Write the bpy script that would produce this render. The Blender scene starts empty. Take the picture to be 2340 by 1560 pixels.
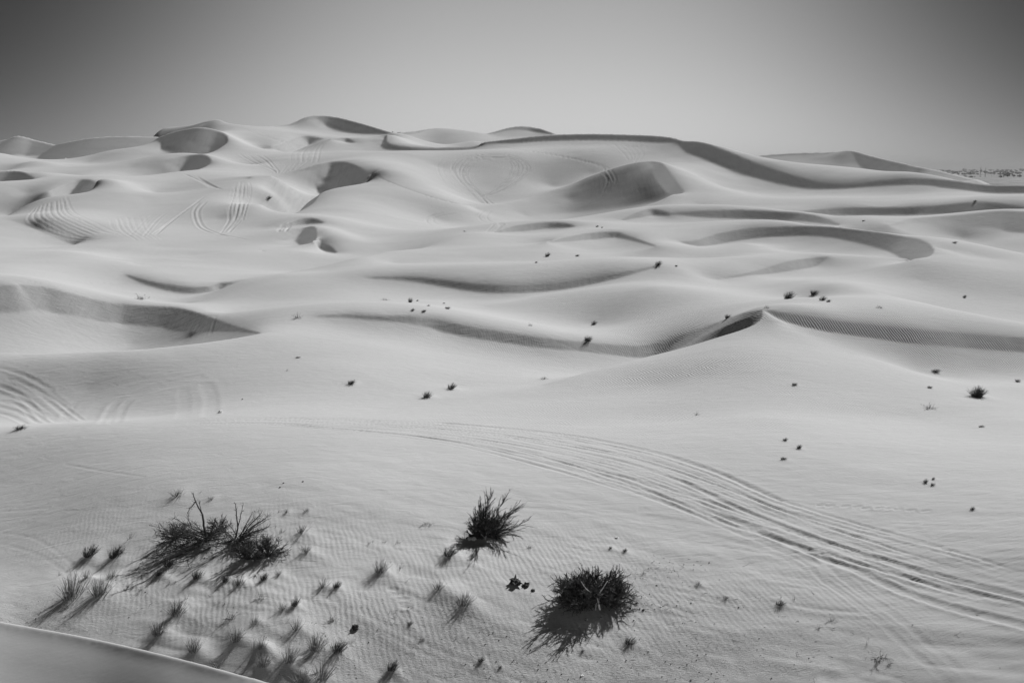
import bpy, math, random
import numpy as np
from mathutils import Vector, Matrix
# ---------------------------------------------------------------- camera, sky, sun, exposure
sc=bpy.context.scene
CAMZ=20.0; F=2275.0; PITCH=math.radians(9.85)
cam_d=bpy.data.cameras.new('camera'); cam=bpy.data.objects.new('camera',cam_d); sc.collection.objects.link(cam)
cam_d.sensor_width=36.0; cam_d.lens=35.0; cam_d.clip_start=0.1; cam_d.clip_end=40000
cam.location=(0,0,CAMZ); cam.rotation_euler=(math.pi/2-PITCH,0,0); sc.camera=cam
SUN_EL=math.radians(40); SUN_AZ=math.radians(40)      # azimuth measured from +Y towards +X
w=bpy.data.worlds.new('World'); sc.world=w; w.use_nodes=True
nt=w.node_tree; nt.nodes.clear()
def nd(nt,t,**k):
    n=nt.nodes.new(t)
    for a,b in k.items():
        if a=='ins':
            for i,v in b.items(): n.inputs[i].default_value=v
        else: setattr(n,a,b)
    return n
L=nt.links.new
def mth(nt,op,a,b=None,c=None,clamp=False):
    n=nt.nodes.new('ShaderNodeMath'); n.operation=op; n.use_clamp=clamp
    for i,v in enumerate((a,b,c)):
        if v is None: continue
        if isinstance(v,(int,float)): n.inputs[i].default_value=v
        else: nt.links.new(v,n.inputs[i])
    return n.outputs[0]
sky=nd(nt,'ShaderNodeTexSky',sky_type='NISHITA'); sky.sun_disc=False; sky.sun_elevation=SUN_EL; sky.sun_rotation=SUN_AZ
sky.air_density=1.0; sky.dust_density=3.0; sky.ozone_density=1.0
bw=nd(nt,'ShaderNodeRGBToBW'); L(sky.outputs[0],bw.inputs[0])
tc=nd(nt,'ShaderNodeTexCoord'); sep=nd(nt,'ShaderNodeSeparateXYZ'); L(tc.outputs['Generated'],sep.inputs[0])
az=mth(nt,'ARCTAN2',sep.outputs[0],sep.outputs[1])
a2=mth(nt,'POWER',mth(nt,'ABSOLUTE',mth(nt,'SUBTRACT',az,0.015)),2.8)   # lens vignette put into the sky colour: brightest low over the dunes ahead
el=mth(nt,'MAXIMUM',sep.outputs[2],0.0)
ex=mth(nt,'ADD',mth(nt,'MULTIPLY',a2,8.8),mth(nt,'ADD',mth(nt,'MULTIPLY',el,4.4),mth(nt,'MULTIPLY',mth(nt,'MULTIPLY',a2,el),104.0)))
g=mth(nt,'ADD',mth(nt,'MULTIPLY',mth(nt,'POWER',2.71828,mth(nt,'MULTIPLY',ex,-1.0)),0.96),0.035)
lum=mth(nt,'MULTIPLY',mth(nt,'MULTIPLY',mth(nt,'POWER',bw.outputs[0],0.15),2.42),g)
cmb=nd(nt,'ShaderNodeCombineColor')
for i in range(3): L(lum,cmb.inputs[i])
bg=nd(nt,'ShaderNodeBackground'); bg.inputs[1].default_value=0.15; L(cmb.outputs[0],bg.inputs[0])
wo=nd(nt,'ShaderNodeOutputWorld'); L(bg.outputs[0],wo.inputs[0])
sl=bpy.data.lights.new('sun','SUN'); sl.energy=4.4; sl.angle=math.radians(0.53); sl.color=(1,1,1)
so=bpy.data.objects.new('sun',sl); sc.collection.objects.link(so)
sd=Vector((math.cos(SUN_EL)*math.sin(SUN_AZ),math.cos(SUN_EL)*math.cos(SUN_AZ),math.sin(SUN_EL)))
so.rotation_euler=sd.to_track_quat('Z','Y').to_euler(); so.location=(60,60,90)
sc.view_settings.view_transform='Standard'; sc.view_settings.look='None'; sc.view_settings.gamma=1.0
sc.view_settings.exposure=0.68
sc.render.engine='CYCLES'; sc.cycles.max_bounces=4
random.seed(7); rng=np.random.default_rng(11)
# ---------------------------------------------------------------- view frame shared by camera and survey points
F=2275.0; PITCH=math.radians(9.85); CAMZ=20.0
def survey(px,py):
    """bearing and tangent of elevation of the sight line through a photo point"""
    x=(px-1170)/F; y=(780-py)/F
    fy=math.cos(PITCH)+y*math.sin(PITCH); uz=-math.sin(PITCH)+y*math.cos(PITCH)
    h=math.hypot(x,fy)
    return math.atan2(x,fy), uz/h
def P(px,py,v,mode,b=0):
    if mode[-1]=='b':
        a,r,z=P(px,py,v,mode[:-1]); return a,r+b/.42,z-b
    if mode=='polar': return px,py,v
    if mode[-1]=='f':
        a,r,z=P(px,py,v,mode[:-1]); return a,r-b,z-b*.2
    az,t=survey(px,py)
    if mode=='z':
        return az,(v-CAMZ)/t,v
    return az,v,CAMZ+v*t
CURVES=[]   # (mode, pts, side, heights, crease)
def crest(mode,pts,side=0,h=None,crease=1,slope=0.68,back=0):
    CURVES.append((mode,pts,side,h,crease,slope))
    if back:
        for f in (.5,1,2): CURVES.append((mode+'b',[(p[0],p[1],p[2],back*f) for p in pts],0,None,0,0))
def soft(mode,*pts):
    for p in pts: CURVES.append((mode,[p],0,None,0,0))
def line(mode,pts): CURVES.append((mode,pts,0,None,0,0))
N,M='z','r'
# near lip of the dune the camera stands on
crest(M,[(-500,1330,20),(-150,1385,18.4),(0,1420,17.4),(200,1457,15.8),(400,1503,14),(620,1562,12.4),(900,1640,11.4),(1170,1720,10.8),(1800,1800,10.4),(2340,1800,10.4),(2900,1800,10.4)],side=1,h=[13,13],slope=1.15)
for a in np.linspace(-.3,.5,9):
    for q,z in ((31,-1.5),(34,-3.2),(37,-4.2)): CURVES.append(('polar',[(a,q,z)],0,None,0,0))
LIP=[(-500,1330,20),(-150,1385,18.4),(0,1420,17.4),(200,1457,15.8),(400,1503,14),(620,1562,12.4),(900,1640,11.4),(1170,1720,10.8),(1800,1800,10.4),(2340,1800,10.4),(2900,1800,10.4)]
for a in np.linspace(-.68,.68,18):
    for q in (8.1,8.8): CURVES.append(('polar',[(a,q,11.6+a*.6)],0,None,0,0))
for k in (.12,.4,.9,1.5,2.0): CURVES.append(('rf',[(p[0],p[1],p[2],k*p[2]/13) for p in LIP],0,None,0,0))
line(N,[(-300,1490,-1),(0,1500,-4.6),(300,1540,-4.4),(620,1600,-4),(1170,1640,-4),(1700,1640,-3.4),(2340,1640,-1.6),(2700,1640,0)])
soft(N,(0,1250,-4.2),(300,1250,-2.6),(600,1250,-1.4),(1170,1250,-1),(1700,1250,-.6),(2340,1250,1.2),(-300,1250,-6),(2700,1250,3))
soft(N,(150,1420,-4.0),(600,1500,-2.9),(1170,1500,-3),(1700,1500,-2.4),(2340,1500,-.6))
soft(N,(0,1100,-3.5),(300,1100,-1.3),(700,1100,0),(1170,1050,.2),(1700,1050,.8),(2340,1050,1.2),(-300,1100,-5),(2700,1050,2.5))
# rim before the track bowl (left)
line(N,[(-200,1000,-3),(0,986,-2.4),(60,978,-2.1),(200,969,-1.5),(400,962,-.9),(520,953,-.6),(700,953,-.4)])
soft(N,(-200,975,-4),(60,962,-3.7),(200,956,-3.4),(350,950,-2.5))
soft(N,(0,900,-3.2),(200,890,-2.6),(400,880,-1.6),(600,880,-.9),(800,850,-.4),(0,832,-1.0),(300,830,-.6),(600,800,.3),(-200,850,-1.8))
soft(N,(1170,950,-.6),(1500,950,-.3),(1500,880,-.5),(1745,850,1.0),(1745,950,.7),(2100,960,-.3),(2340,960,.3),(1000,850,-1.3),(850,790,-.2))
line(N,[(800,935,-.8),(975,912,-1.2),(1100,905,-1.3),(1235,882,-1.4)])
soft(N,(1050,880,-1.9),(1180,850,-2.4))
# M: bright rim, left
crest(N,[(-300,790,-1.5),(0,806,-.6),(150,806,-.4),(300,800,0),(420,789,.3),(520,776,.6),(600,762,.9)],side=1,h=[3,3,3,3,2.2,1,0],slope=.45)
soft(M,(0,798,149),(150,792,151),(300,786,152.5),(430,772,145),(-200,790,150))
# K: long dark crest, left
crest(M,[(-250,656,168),(0,651,165),(50,652,165),(100,656,165),(150,668,164),(230,688,163),(300,697,162),(400,703,158),(450,714,152),(490,728,145),(540,746,134),(600,762,120.5)],side=-1,h=[3.5,3.5,3.2,3,2.8,2.6,2.4,2.4,2.4,1.7,.6,0])
# J: smooth hill, left
line(N,[(-150,622,2.3),(15,612,2.2),(50,586,2.4),(120,573,2.6),(180,577,2.4),(250,592,1.6),(330,607,.8),(420,622,0),(500,640,-.7)])
crest(N,[(280,625,.1),(340,642,-.6),(420,655,-1.2),(470,655,-1.2),(500,647,-.8),(530,644,-.6)],side=-1,h=[.0,.5,.9,.9,.8,.2])
soft(N,(250,665,-1.2),(400,688,-2.4),(520,715,-1.2))
line(N,[(430,692,-2.4),(480,672,-1.6),(530,650,-.6),(570,638,.3),(640,627,1.1)])
# A: main front crest
crest(N,[(640,742,.9),(700,727,1.3),(780,720,1.6),(860,721,1.6),(940,722,1.5),(1000,731,1.0),(1080,748,.3),(1170,762,-.3),(1250,773,-.8),(1350,783,-1.5),(1440,790,-2.1),(1500,785,-2),(1560,768,-1),(1640,737,1.2),(1700,716,2.9),(1745,708,3.6)],side=-1,h=[0,0,.2,.5,.8,1,1,1,1,1,1.2,1.4,2,2.2,1.2,0.1])
crest(N,[(1745,708,3.6),(1800,716,3.3),(1900,731,2.7),(2000,743,2.2),(2100,753,1.8),(2200,762,1.3),(2340,772,.8),(2600,790,0)],side=-1,h=[.1,.9,1.2,1.3,1.4,1.4,1.4,1.4])
soft(N,(2100,850,-1.4),(2250,850,-1.8),(2340,880,-1.6))
crest(N,[(1745,709,3.55),(1735,735,2.7),(1700,752,2.1),(1640,771,1.4),(1560,795,.4),(1480,815,-.2)])
crest(N,[(1480,815,-.2),(1400,835,-.6),(1300,862,-1.1),(1235,880,-1.5)],side=-1,h=[.05,.45,.4,.05],slope=.45)
for b in (.8,1.8): CURVES.append(('zb',[(1680,758,1.8,b),(1640,771,1.4,b),(1560,795,.4,b),(1480,815,-.2,b),(1420,830,-.5,b*.5)],0,None,0,0))
soft(N,(1640,860,.5),(1560,880,-.1),(1400,890,-.8),(1700,800,1.6))
line(N,[(1745,710,3.5),(1770,728,3.0),(1800,748,2.2),(1880,787,1.1),(2000,822,.1),(2150,870,-.7)])
# central ridge P
crest(N,[(840,632,1.2),(930,632,1.2),(1000,638,1.0),(1080,648,.8),(1150,652,.8),(1250,648,1.0),(1350,635,1.8),(1430,620,2.8),(1500,607,3.5)],side=-1,h=[.2,.6,.8,1,1.1,1.1,.9,.6,.1])
line(N,[(1500,607,3.5),(1560,618,2.8),(1610,631,1.8),(1640,638,1.3)])
soft(N,(1350,740,-2),(1000,690,-.6),(800,690,0))
line(N,[(1110,700,-1.1),(1180,688,-.5),(1280,667,.5),(1400,650,1.4)])
soft(N,(1850,680,.6),(2100,700,0),(2300,740,-1.2),(1800,640,1.6),(2100,640,1.6),(2340,680,-.6))
# Q
crest(N,[(1640,638,1.3),(1700,625,1.9),(1750,612,2.4),(1800,597,3.1),(1850,590,3.3),(1890,586,3.5)],side=-1,h=[0,.3,.9,1.4,1.3,.2])
line(N,[(1890,586,3.5),(1940,585,3.5),(2020,588,3.4),(2080,592,3.1)])
# R crescent
crest(M,[(1555,552,232),(1590,550,235),(1640,535,242),(1720,521,247),(1820,516,247),(1900,517,243),(1980,527,236),(2060,540,226),(2105,548,217),(2133,567,205),(2125,585,196),(2085,593,190)],side=-1,h=[.3,1.2,1.9,2.2,2.2,2.2,2.4,2.8,3.2,3.0,1.5,.2])
soft(N,(1800,572,2),(1600,595,1.2),(1950,565,2),(1450,590,1.5),(1700,555,3.4))
line(M,[(2133,565,206),(2200,577,206),(2260,588,206),(2340,594,206)])
# T,U,V
crest(M,[(1530,487,300),(1600,482,302),(1700,480,304),(1800,485,300),(1850,490,292),(1890,500,280),(1920,513,265)],side=-1,h=[.3,1.8,2.4,2.2,1.8,1.2,.2])
crest(M,[(1420,502,292),(1460,483,300),(1490,477,304),(1530,487,300)],side=-1,h=[.2,1.5,1.8,.8])
crest(M,[(1800,488,335),(1870,478,345),(1950,474,350),(2080,474,350),(2150,470,345),(2220,463,340),(2270,464,335),(2340,474,330)],side=-1,h=[.2,1.6,2.4,2.4,2.6,3.5,3,2])
crest(M,[(2030,514,262),(2080,500,275),(2140,495,282),(2200,491,286),(2280,483,290),(2340,484,290),(2500,484,290)],side=-1,h=[.2,1,2,3,4,5,5],slope=.5)
soft(M,(2200,545,275),(2300,550,272),(2270,578,236),(1700,505,268),(1950,500,290),(1500,520,250))
# G,F
crest(M,[(1130,530,252),(1180,516,260),(1250,508,265),(1300,512,262),(1315,517,258)],side=-1,h=[.1,1.4,1.5,.9,.1])
crest(M,[(1250,552,226),(1300,540,234),(1350,532,240),(1400,530,242),(1430,537,238),(1500,562,218)],side=-1,h=[.2,1.0,1.4,1.2,.8,.1])
line(M,[(1000,560,228),(1050,541,238),(1100,533,243),(1200,546,236),(1260,553,228)])
soft(N,(1100,590,1.5),(1250,600,1.2),(900,600,1.2),(1400,590,1.6))
line(N,[(745,618,1.2),(790,600,1.8),(830,586,2.2),(880,577,2.3)])
# small barchans
crest(M,[(640,548,262),(690,523,270),(715,517,268),(724,526,262),(723,545,254),(715,552,250)],side=-1,h=[.1,2.4,3,3,2,.3],slope=.55)
crest(M,[(700,557,252),(730,556,253),(755,562,250),(770,576,244)],side=-1,h=[.1,1,1.2,.2])
crest(M,[(640,520,282),(680,503,288),(715,499,288),(741,508,281)],side=-1,h=[.1,1.3,1.5,.2])
line(M,[(741,508,281),(800,530,268),(860,555,252),(930,577,236)])
soft(M,(900,520,295),(1000,500,345),(850,480,330),(1100,500,352),(300,500,315),(500,500,310),(500,455,335),(200,540,285),(600,520,285),(600,470,322),(100,500,305),(150,562,280),(0,540,292),(600,580,238),(300,595,232))
# Y fin dune
crest(M,[(1090,478,365),(1200,455,388),(1290,427,402),(1350,402,404),(1400,385,403),(1450,372,401),(1480,368,400)])
crest(M,[(1480,368,400),(1500,369,397),(1515,374,392),(1530,392,385),(1550,420,375),(1563,440,366),(1535,446,360),(1520,455,355)],side=-1,h=[0,1,2,3,3,2,1,.2],slope=.5)
line(M,[(1200,492,372),(1300,486,380),(1400,477,372),(1500,461,366),(1530,453,363)])
soft(M,(1300,455,391))
# X big ridge
crest(M,[(1100,325,515),(1180,316,505),(1250,309,500),(1350,306,492),(1450,308,484),(1520,312,476),(1560,322,468)],side=-1,h=[.3,2.5,3,3,3,3,1],back=10)
crest(M,[(1560,322,468),(1600,325,460),(1650,341,450),(1720,370,435),(1780,392,424),(1850,412,412),(1900,420,406),(1960,420,402),(2030,411,400),(2100,407,400),(2180,412,400),(2260,421,400),(2340,422,400),(2600,425,400)],side=-1,h=[2,5,5.5,5,4,3,2,1.5,2.2,2.5,3,3,3,3])
soft(M,(1650,425,402),(1750,450,378),(1600,470,350),(2000,452,372),(2200,450,366),(1580,380,428),(1900,450,372))
soft(M,(1100,465,392),(1170,400,428),(1170,350,452),(1350,396,436),(1350,345,460),(1000,380,432),(950,350,448),(1260,425,426))
line(M,[(845,400,393),(900,422,374),(980,450,362),(1060,472,360),(1090,478,365)])
# barchan 2
crest(M,[(690,388,415),(730,375,420),(760,371,422),(790,371,416),(820,381,404),(845,400,394),(843,415,391),(810,425,387),(760,433,380),(735,441,371),(715,465,352),(680,486,338),(640,500,324)],side=-1,h=[.3,3,6,9,11,11,8,4,2,3,4,2.5,.2],slope=.66)
soft(M,(620,445,352))
# barchan 3
crest(M,[(380,366,470),(430,356,474),(465,354,468),(481,364,461),(476,378,456),(440,392,450),(390,401,446),(330,410,438),(280,416,428)],side=-1,h=[1,6,10,12,9,6,4,2,.5],slope=.64)
soft(M,(350,440,372))
line(M,[(220,415,376),(300,441,355),(350,468,336)])
line(M,[(350,468,336),(430,450,344),(500,428,356),(570,408,372)])
# barchan 4
crest(M,[(110,440,378),(150,424,386),(185,412,390),(208,412,384),(220,421,380),(212,435,376),(185,447,371),(130,455,370),(60,471,369),(10,497,362)],side=-1,h=[1,6,10,11,9,8,6,5,4,1],slope=.62)
# barchan 5 and left rows
crest(M,[(-100,400,440),(0,391,440),(40,390,436),(65,399,424),(78,411,412),(40,414,404),(-50,420,400)],side=-1,h=[3,4,5,5,3,1,.5])
crest(M,[(-100,402,516),(0,394,520),(60,371,526),(100,370,524),(160,379,518),(215,381,512),(250,376,510)])
soft(M,(60,385,492),(150,398,465),(250,400,450),(50,415,440),(300,380,470))
soft(M,(0,350,592),(150,352,586),(250,350,574),(100,365,560),(200,370,545),(300,345,550),(60,441,386),(0,447,384),(150,400,440))
# far barchan 1
crest(M,[(362,314,570),(400,301,566),(455,292,556),(500,300,550),(521,313,541),(515,330,532),(472,352,520),(400,361,512),(330,368,508)],side=-1,h=[2,9,14,18,18,14,7,4,1],slope=.66)
# skyline
crest(M,[(-150,350,640),(0,322,640),(40,311,636),(80,320,630),(125,332,618)],back=14,side=-1,h=[7,10,12,10,6],slope=.58)
crest(M,[(125,332,618),(150,326,612),(215,315,606),(290,312,602),(362,314,600)],side=-1,h=[5,12,14,13,5],slope=.58,back=14)
crest(M,[(362,314,640),(430,290,640),(490,274,640),(530,283,632),(600,289,630),(660,284,645),(700,268,655),(730,264,660),(770,268,655),(830,283,630),(895,304,600)],side=-1,h=[.3,1.5,0,0,0,1,2,3,6,6,1],back=20)
soft(M,(600,340,548),(700,350,520),(560,380,480),(650,400,432),(560,320,560),(850,325,555),(800,345,500),(620,365,480))
crest(M,[(885,308,565),(890,328,535),(940,337,520),(1000,338,515),(1080,334,515),(1110,324,515)],side=-1,h=[1,2.5,1.8,1.8,1.5,.5])
soft(M,(980,325,600),(1080,322,610))
crest(M,[(895,304,690),(935,302,700),(1000,293,720),(1060,298,715),(1113,306,710)],side=-1,h=[.2,1.5,0,0,0],back=14)
crest(M,[(1113,306,710),(1175,290,722),(1225,292,722),(1275,308,700),(1350,330,680)],side=-1,h=[.2,2,3,.2,.2],back=14)
# right far dune
crest(M,[(1600,375,700),(1710,358,715),(1800,351,720),(1900,348,716),(1943,344,712),(1990,356,700),(2060,373,680),(2130,388,660),(2190,402,560),(2232,413,480)],side=-1,h=[0,1,1,.5,0,6,9,8,4,0],slope=.6)
for b in (7,14,26): CURVES.append(('rb',[(p[0],p[1],p[2],b) for p in ((1650,375,712),(1710,358,715),(1800,351,720),(1900,348,716),(1943,344,712),(1990,356,700),(2060,373,680))],0,None,0,0))
for b in (1.5,3,6,10): CURVES.append(('rb',[(p[0],p[1],p[2],b) for p in ((2250,420,400),(2340,422,400),(2600,425,400))],0,None,0,0))
soft(M,(1880,388,570),(1960,402,560),(1800,380,600))
for q,z in ((520,9),(560,3),(620,-3),(760,-6)): CURVES.append(('polar',[(.447,q,z)],0,None,0,0))
for q,z in ((440,11),(460,5)): CURVES.append(('polar',[(.465,q,z)],0,None,0,0))
for a in (.465,.49,.52,.56,.6):
    for q,z in ((470,1),(560,-3),(700,-5),(900,-6)): CURVES.append(('polar',[(a,q,z)],0,None,0,0))
crest(M,[(1760,391,560),(1800,388,562),(1870,395,555),(1920,407,540),(1990,419,520)],side=-1,h=[.2,2,2.5,2.5,.2])
# beyond: drop to the plain
for r,z in ((1000,0),(1300,-6),(1590,-6)):
    for a in np.linspace(-.61,.61,21):
        CURVES.append(('polar',[(a,r,z)],0,None,0,0))
for a in (.66,):
    for r,z in ((60,4),(100,1.5),(150,-2),(220,2),(300,6),(420,12)): CURVES.append(('polar',[(a,r,z)],0,None,0,0))
for a in (-.68,):
    for r,z in ((60,-7),(90,-4),(130,-3),(180,1),(260,3),(330,6),(440,17),(600,30)): CURVES.append(('polar',[(a,r,z)],0,None,0,0))

# secondary ridges
crest(M,[(745,618,212),(790,601,218),(830,587,224),(880,577,228)],side=1,h=[.1,.9,.9,.1],slope=.5)
line(M,[(250,572,250),(300,558,258),(360,562,256),(430,582,244)])
line(M,[(300,604,216),(380,592,226),(450,590,228),(520,575,236),(600,572,238),(700,576,236)])
crest(M,[(0,497,318),(60,515,306),(140,548,290),(170,560,284)])
line(M,[(570,405,372),(620,402,372)])
crest(M,[(845,322,585),(870,313,590),(897,304,592)],side=-1,h=[.2,2,.3])
crest(M,[(755,318,560),(790,316,566),(812,326,556)],side=-1,h=[.2,2.2,.2])
crest(M,[(620,335,548),(640,330,556),(690,312,585),(740,318,580)],side=-1,h=[2,4,4,.2])
line(N,[(1500,655,2.2),(1600,668,1.8),(1700,678,1.3),(1790,682,1.0)])
line(N,[(1900,650,2.2),(2050,680,1.6),(2200,715,.6),(2300,745,-.4)])
# ---------------------------------------------------------------- smooth sheet through the surveyed points
AZ0,AZ1=-0.62,0.62; L0,L1=math.log(8.0),math.log(1600.0)
def sample(c):
    mode,pts,side,h,crease,slope=c
    Q=np.array([P(p[0],p[1],p[2],mode,*p[3:]) for p in pts]); Q[:,1]=np.log(Q[:,1])
    if len(Q)==1: return [(Q,8.0,0)]
    n=len(Q); H=np.zeros(n) if h is None else np.interp(np.arange(n),np.linspace(0,n-1,len(h)),h)
    Q=np.c_[Q,H]
    E=np.vstack([2*Q[0]-Q[1],Q,2*Q[-1]-Q[-2]]); out=[]
    for i in range(n-1):
        p0,p1,p2,p3=E[i:i+4]; d=np.hypot(*(p2-p1)[:2]); m=max(2,int(d/0.0008))
        t=np.linspace(0,1,m,endpoint=False)[:,None]
        out.append(.5*((2*p1)+(p2-p0)*t+(2*p0-5*p1+4*p2-p3)*t**2+(3*p1-p0-3*p2+p3)*t**3))
    S=np.vstack(out+[Q[-1:]])
    res=[(S[:,:3],8.0,crease)]
    if side:
        R=np.exp(S[:,1]); X=R*np.sin(S[:,0]); Y=R*np.cos(S[:,0])
        k=9
        dx=np.gradient(X); dy=np.gradient(Y)
        ker=np.ones(k)/k
        if len(dx)>k: dx=np.convolve(np.pad(dx,k//2,'edge'),ker,'valid'); dy=np.convolve(np.pad(dy,k//2,'edge'),ker,'valid')
        L=np.hypot(dx,dy)+1e-9; nx=-dy/L*side; ny=dx/L*side
        hh=np.clip(S[:,3],0,None)
        for f in (.03,.09,.2,.4,.6,.8,1.0):
            d=hh/slope*f; x=X+nx*d; y=Y+ny*d; ok=hh>0.05
            dk=np.sqrt((x[:,None]-X[None,::2])**2+(y[:,None]-Y[None,::2])**2); ok&=dk.min(1)>.55*d; zf=(S[None,::2,2]-slope*dk).max(1)
            T=np.c_[np.arctan2(x,y),.5*np.log(x*x+y*y),np.maximum(zf,S[:,2]-hh*f)][ok]
            if len(T): res.append((T,2.0,0.5 if f==1 else 0))
    return res
def op(Z,W):
    return (W[:,1:-1]*(Z[:,:-2]-2*Z[:,1:-1]+Z[:,2:]), W[1:-1]*(Z[:-2]-2*Z[1:-1]+Z[2:]),
            1.41*np.minimum(W[1:,1:],W[:-1,:-1])*(Z[1:,1:]-Z[1:,:-1]-Z[:-1,1:]+Z[:-1,:-1]))
def adj(a,b,c,W):
    G=np.zeros_like(W)
    a=a*W[:,1:-1]; G[:,:-2]+=a; G[:,1:-1]-=2*a; G[:,2:]+=a
    b=b*W[1:-1]; G[:-2]+=b; G[1:-1]-=2*b; G[2:]+=b
    c=c*1.41*np.minimum(W[1:,1:],W[:-1,:-1]); G[1:,1:]+=c; G[1:,:-1]-=c; G[:-1,1:]-=c; G[:-1,:-1]+=c
    return G
def solve(levels=((.02,400),(.01,250),(.005,160),(.0026,100),(.0016,70)),lam=6.0):
    sm=[s for c in CURVES for s in sample(c)]
    pts=np.vstack([s[0] for s in sm]); wt=np.concatenate([np.full(len(s[0]),s[1]) for s in sm]); cr=np.concatenate([np.full(len(s[0]),float(s[2])) for s in sm])
    Z=None
    for s,its in levels:
        nu=int(round((AZ1-AZ0)/s))+1; nv=int(round((L1-L0)/s))+1
        u=(pts[:,0]-AZ0)/s; v=(pts[:,1]-L0)/s
        ok=(u>0)&(u<nu-1)&(v>0)&(v<nv-1); u,v,z,w,c=u[ok],v[ok],pts[ok,2],wt[ok],cr[ok]
        iu=u.astype(int); iv=v.astype(int); fu=u-iu; fv=v-iv
        idx=np.stack([iv*nu+iu,iv*nu+iu+1,(iv+1)*nu+iu,(iv+1)*nu+iu+1]); bw=np.stack([(1-fu)*(1-fv),fu*(1-fv),(1-fu)*fv,fu*fv])
        W=np.ones(nu*nv); rc=np.round(v).astype(int)*nu+np.round(u).astype(int)
        for cv,val in ((.5,.15),(1,.003)):
            W[rc[c==cv]]=val
        W=W.reshape(nv,nu)
        if Z is None: Z=np.zeros((nv,nu))
        else:
            ov,ou=Z.shape
            yy=np.linspace(0,ov-1,nv); xx=np.linspace(0,ou-1,nu)
            y0=np.minimum(yy.astype(int),ov-2); x0=np.minimum(xx.astype(int),ou-2); fy=(yy-y0)[:,None]; fx=(xx-x0)[None]
            A=Z[y0]*(1-fy)+Z[y0+1]*fy; Z=A[:,x0]*(1-fx)+A[:,x0+1]*fx
        ls=lam*s*s
        def mul(X):
            a,b,c_=op(X,W); G=adj(a,b,c_,W)
            d=X[:,1:]-X[:,:-1]; G[:,1:]+=ls*d; G[:,:-1]-=ls*d
            d=X[1:]-X[:-1]; G[1:]+=ls*d; G[:-1]-=ls*d
            x=X.ravel(); val=(bw*x[idx]).sum(0)*w
            G+=np.bincount(idx.ravel(),(bw*val).ravel(),nu*nv).reshape(nv,nu)
            return G
        rhs=np.bincount(idx.ravel(),(bw*(w*z)).ravel(),nu*nv).reshape(nv,nu)
        D=20*W*W+4*ls+1e-3+np.bincount(idx.ravel(),(bw*bw*w).ravel(),nu*nv).reshape(nv,nu)
        R=rhs-mul(Z); Y=R/D; p=Y.copy(); rz=(R*Y).sum()
        for k in range(its):
            Ap=mul(p); al=rz/(p*Ap).sum(); Z=Z+al*p; R-=al*Ap; Y=R/D; r2=(R*Y).sum(); p=Y+(r2/rz)*p; rz=r2
    return Z,s
RIPPLES=[(2000,790,14,9,-.2,2.2),(2250,820,14,9,-.2,2.2),(1850,765,6,5,0,.8),(1600,850,12,6,0,1.7),(1450,860,10,5,0,1.4),(1700,930,18,8,0,1.3),(1480,740,12,9,0,1.8),(1420,760,9,8,0,.6),(1250,820,14,6,0,.5),(1100,790,9,5,0,.5),
 (560,1300,7,4,0,1),(450,1230,6,3,0,.5),(250,1200,5,3,0,.4),(1100,1400,6,4,0,1),(1000,1420,7,4,0,.9),(1350,1430,8,4,0,1),(1500,1450,6,4,0,.9),(900,1300,6,4,0,.6),(700,1350,5,3,0,.9),(1250,1300,7,4,0,.6),(600,1350,5,3,0,1),(850,1370,5,3,0,1),(1750,1380,7,4,0,.5),(1200,1350,6,3,0,.7),(1850,1000,12,8,0,.35),(330,1340,5,3,0,.6),(2130,900,8,5,0,.5),(1800,610,10,6,0,.5),(1300,690,12,6,0,.4)]
CRUST=[(980,1500,8,4,0,1),(1150,1510,7,3,0,.9),(800,1480,5,2.5,0,.6),(1500,1530,6,3,0,1),(1300,1530,7,3,0,.8),(1550,1400,6,2.5,0,.5),(1480,1330,4,2,0,.5),(60,1410,6,3,0,.5),(860,1400,4,2,0,.5),(1900,1500,8,3,0,.35),(1650,1520,6,3,0,.7),(1400,1390,3,1.5,0,.8)]
RUTTED=[(1900,1250,14,5,-.5,.4),(1500,1100,14,5,-.3,.35),(2200,1330,12,5,-.6,.4),(300,535,16,12,.3,.6),(200,545,12,12,.3,.6),(1350,335,22,14,0,.35),(650,325,20,25,0,.5)]
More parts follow.
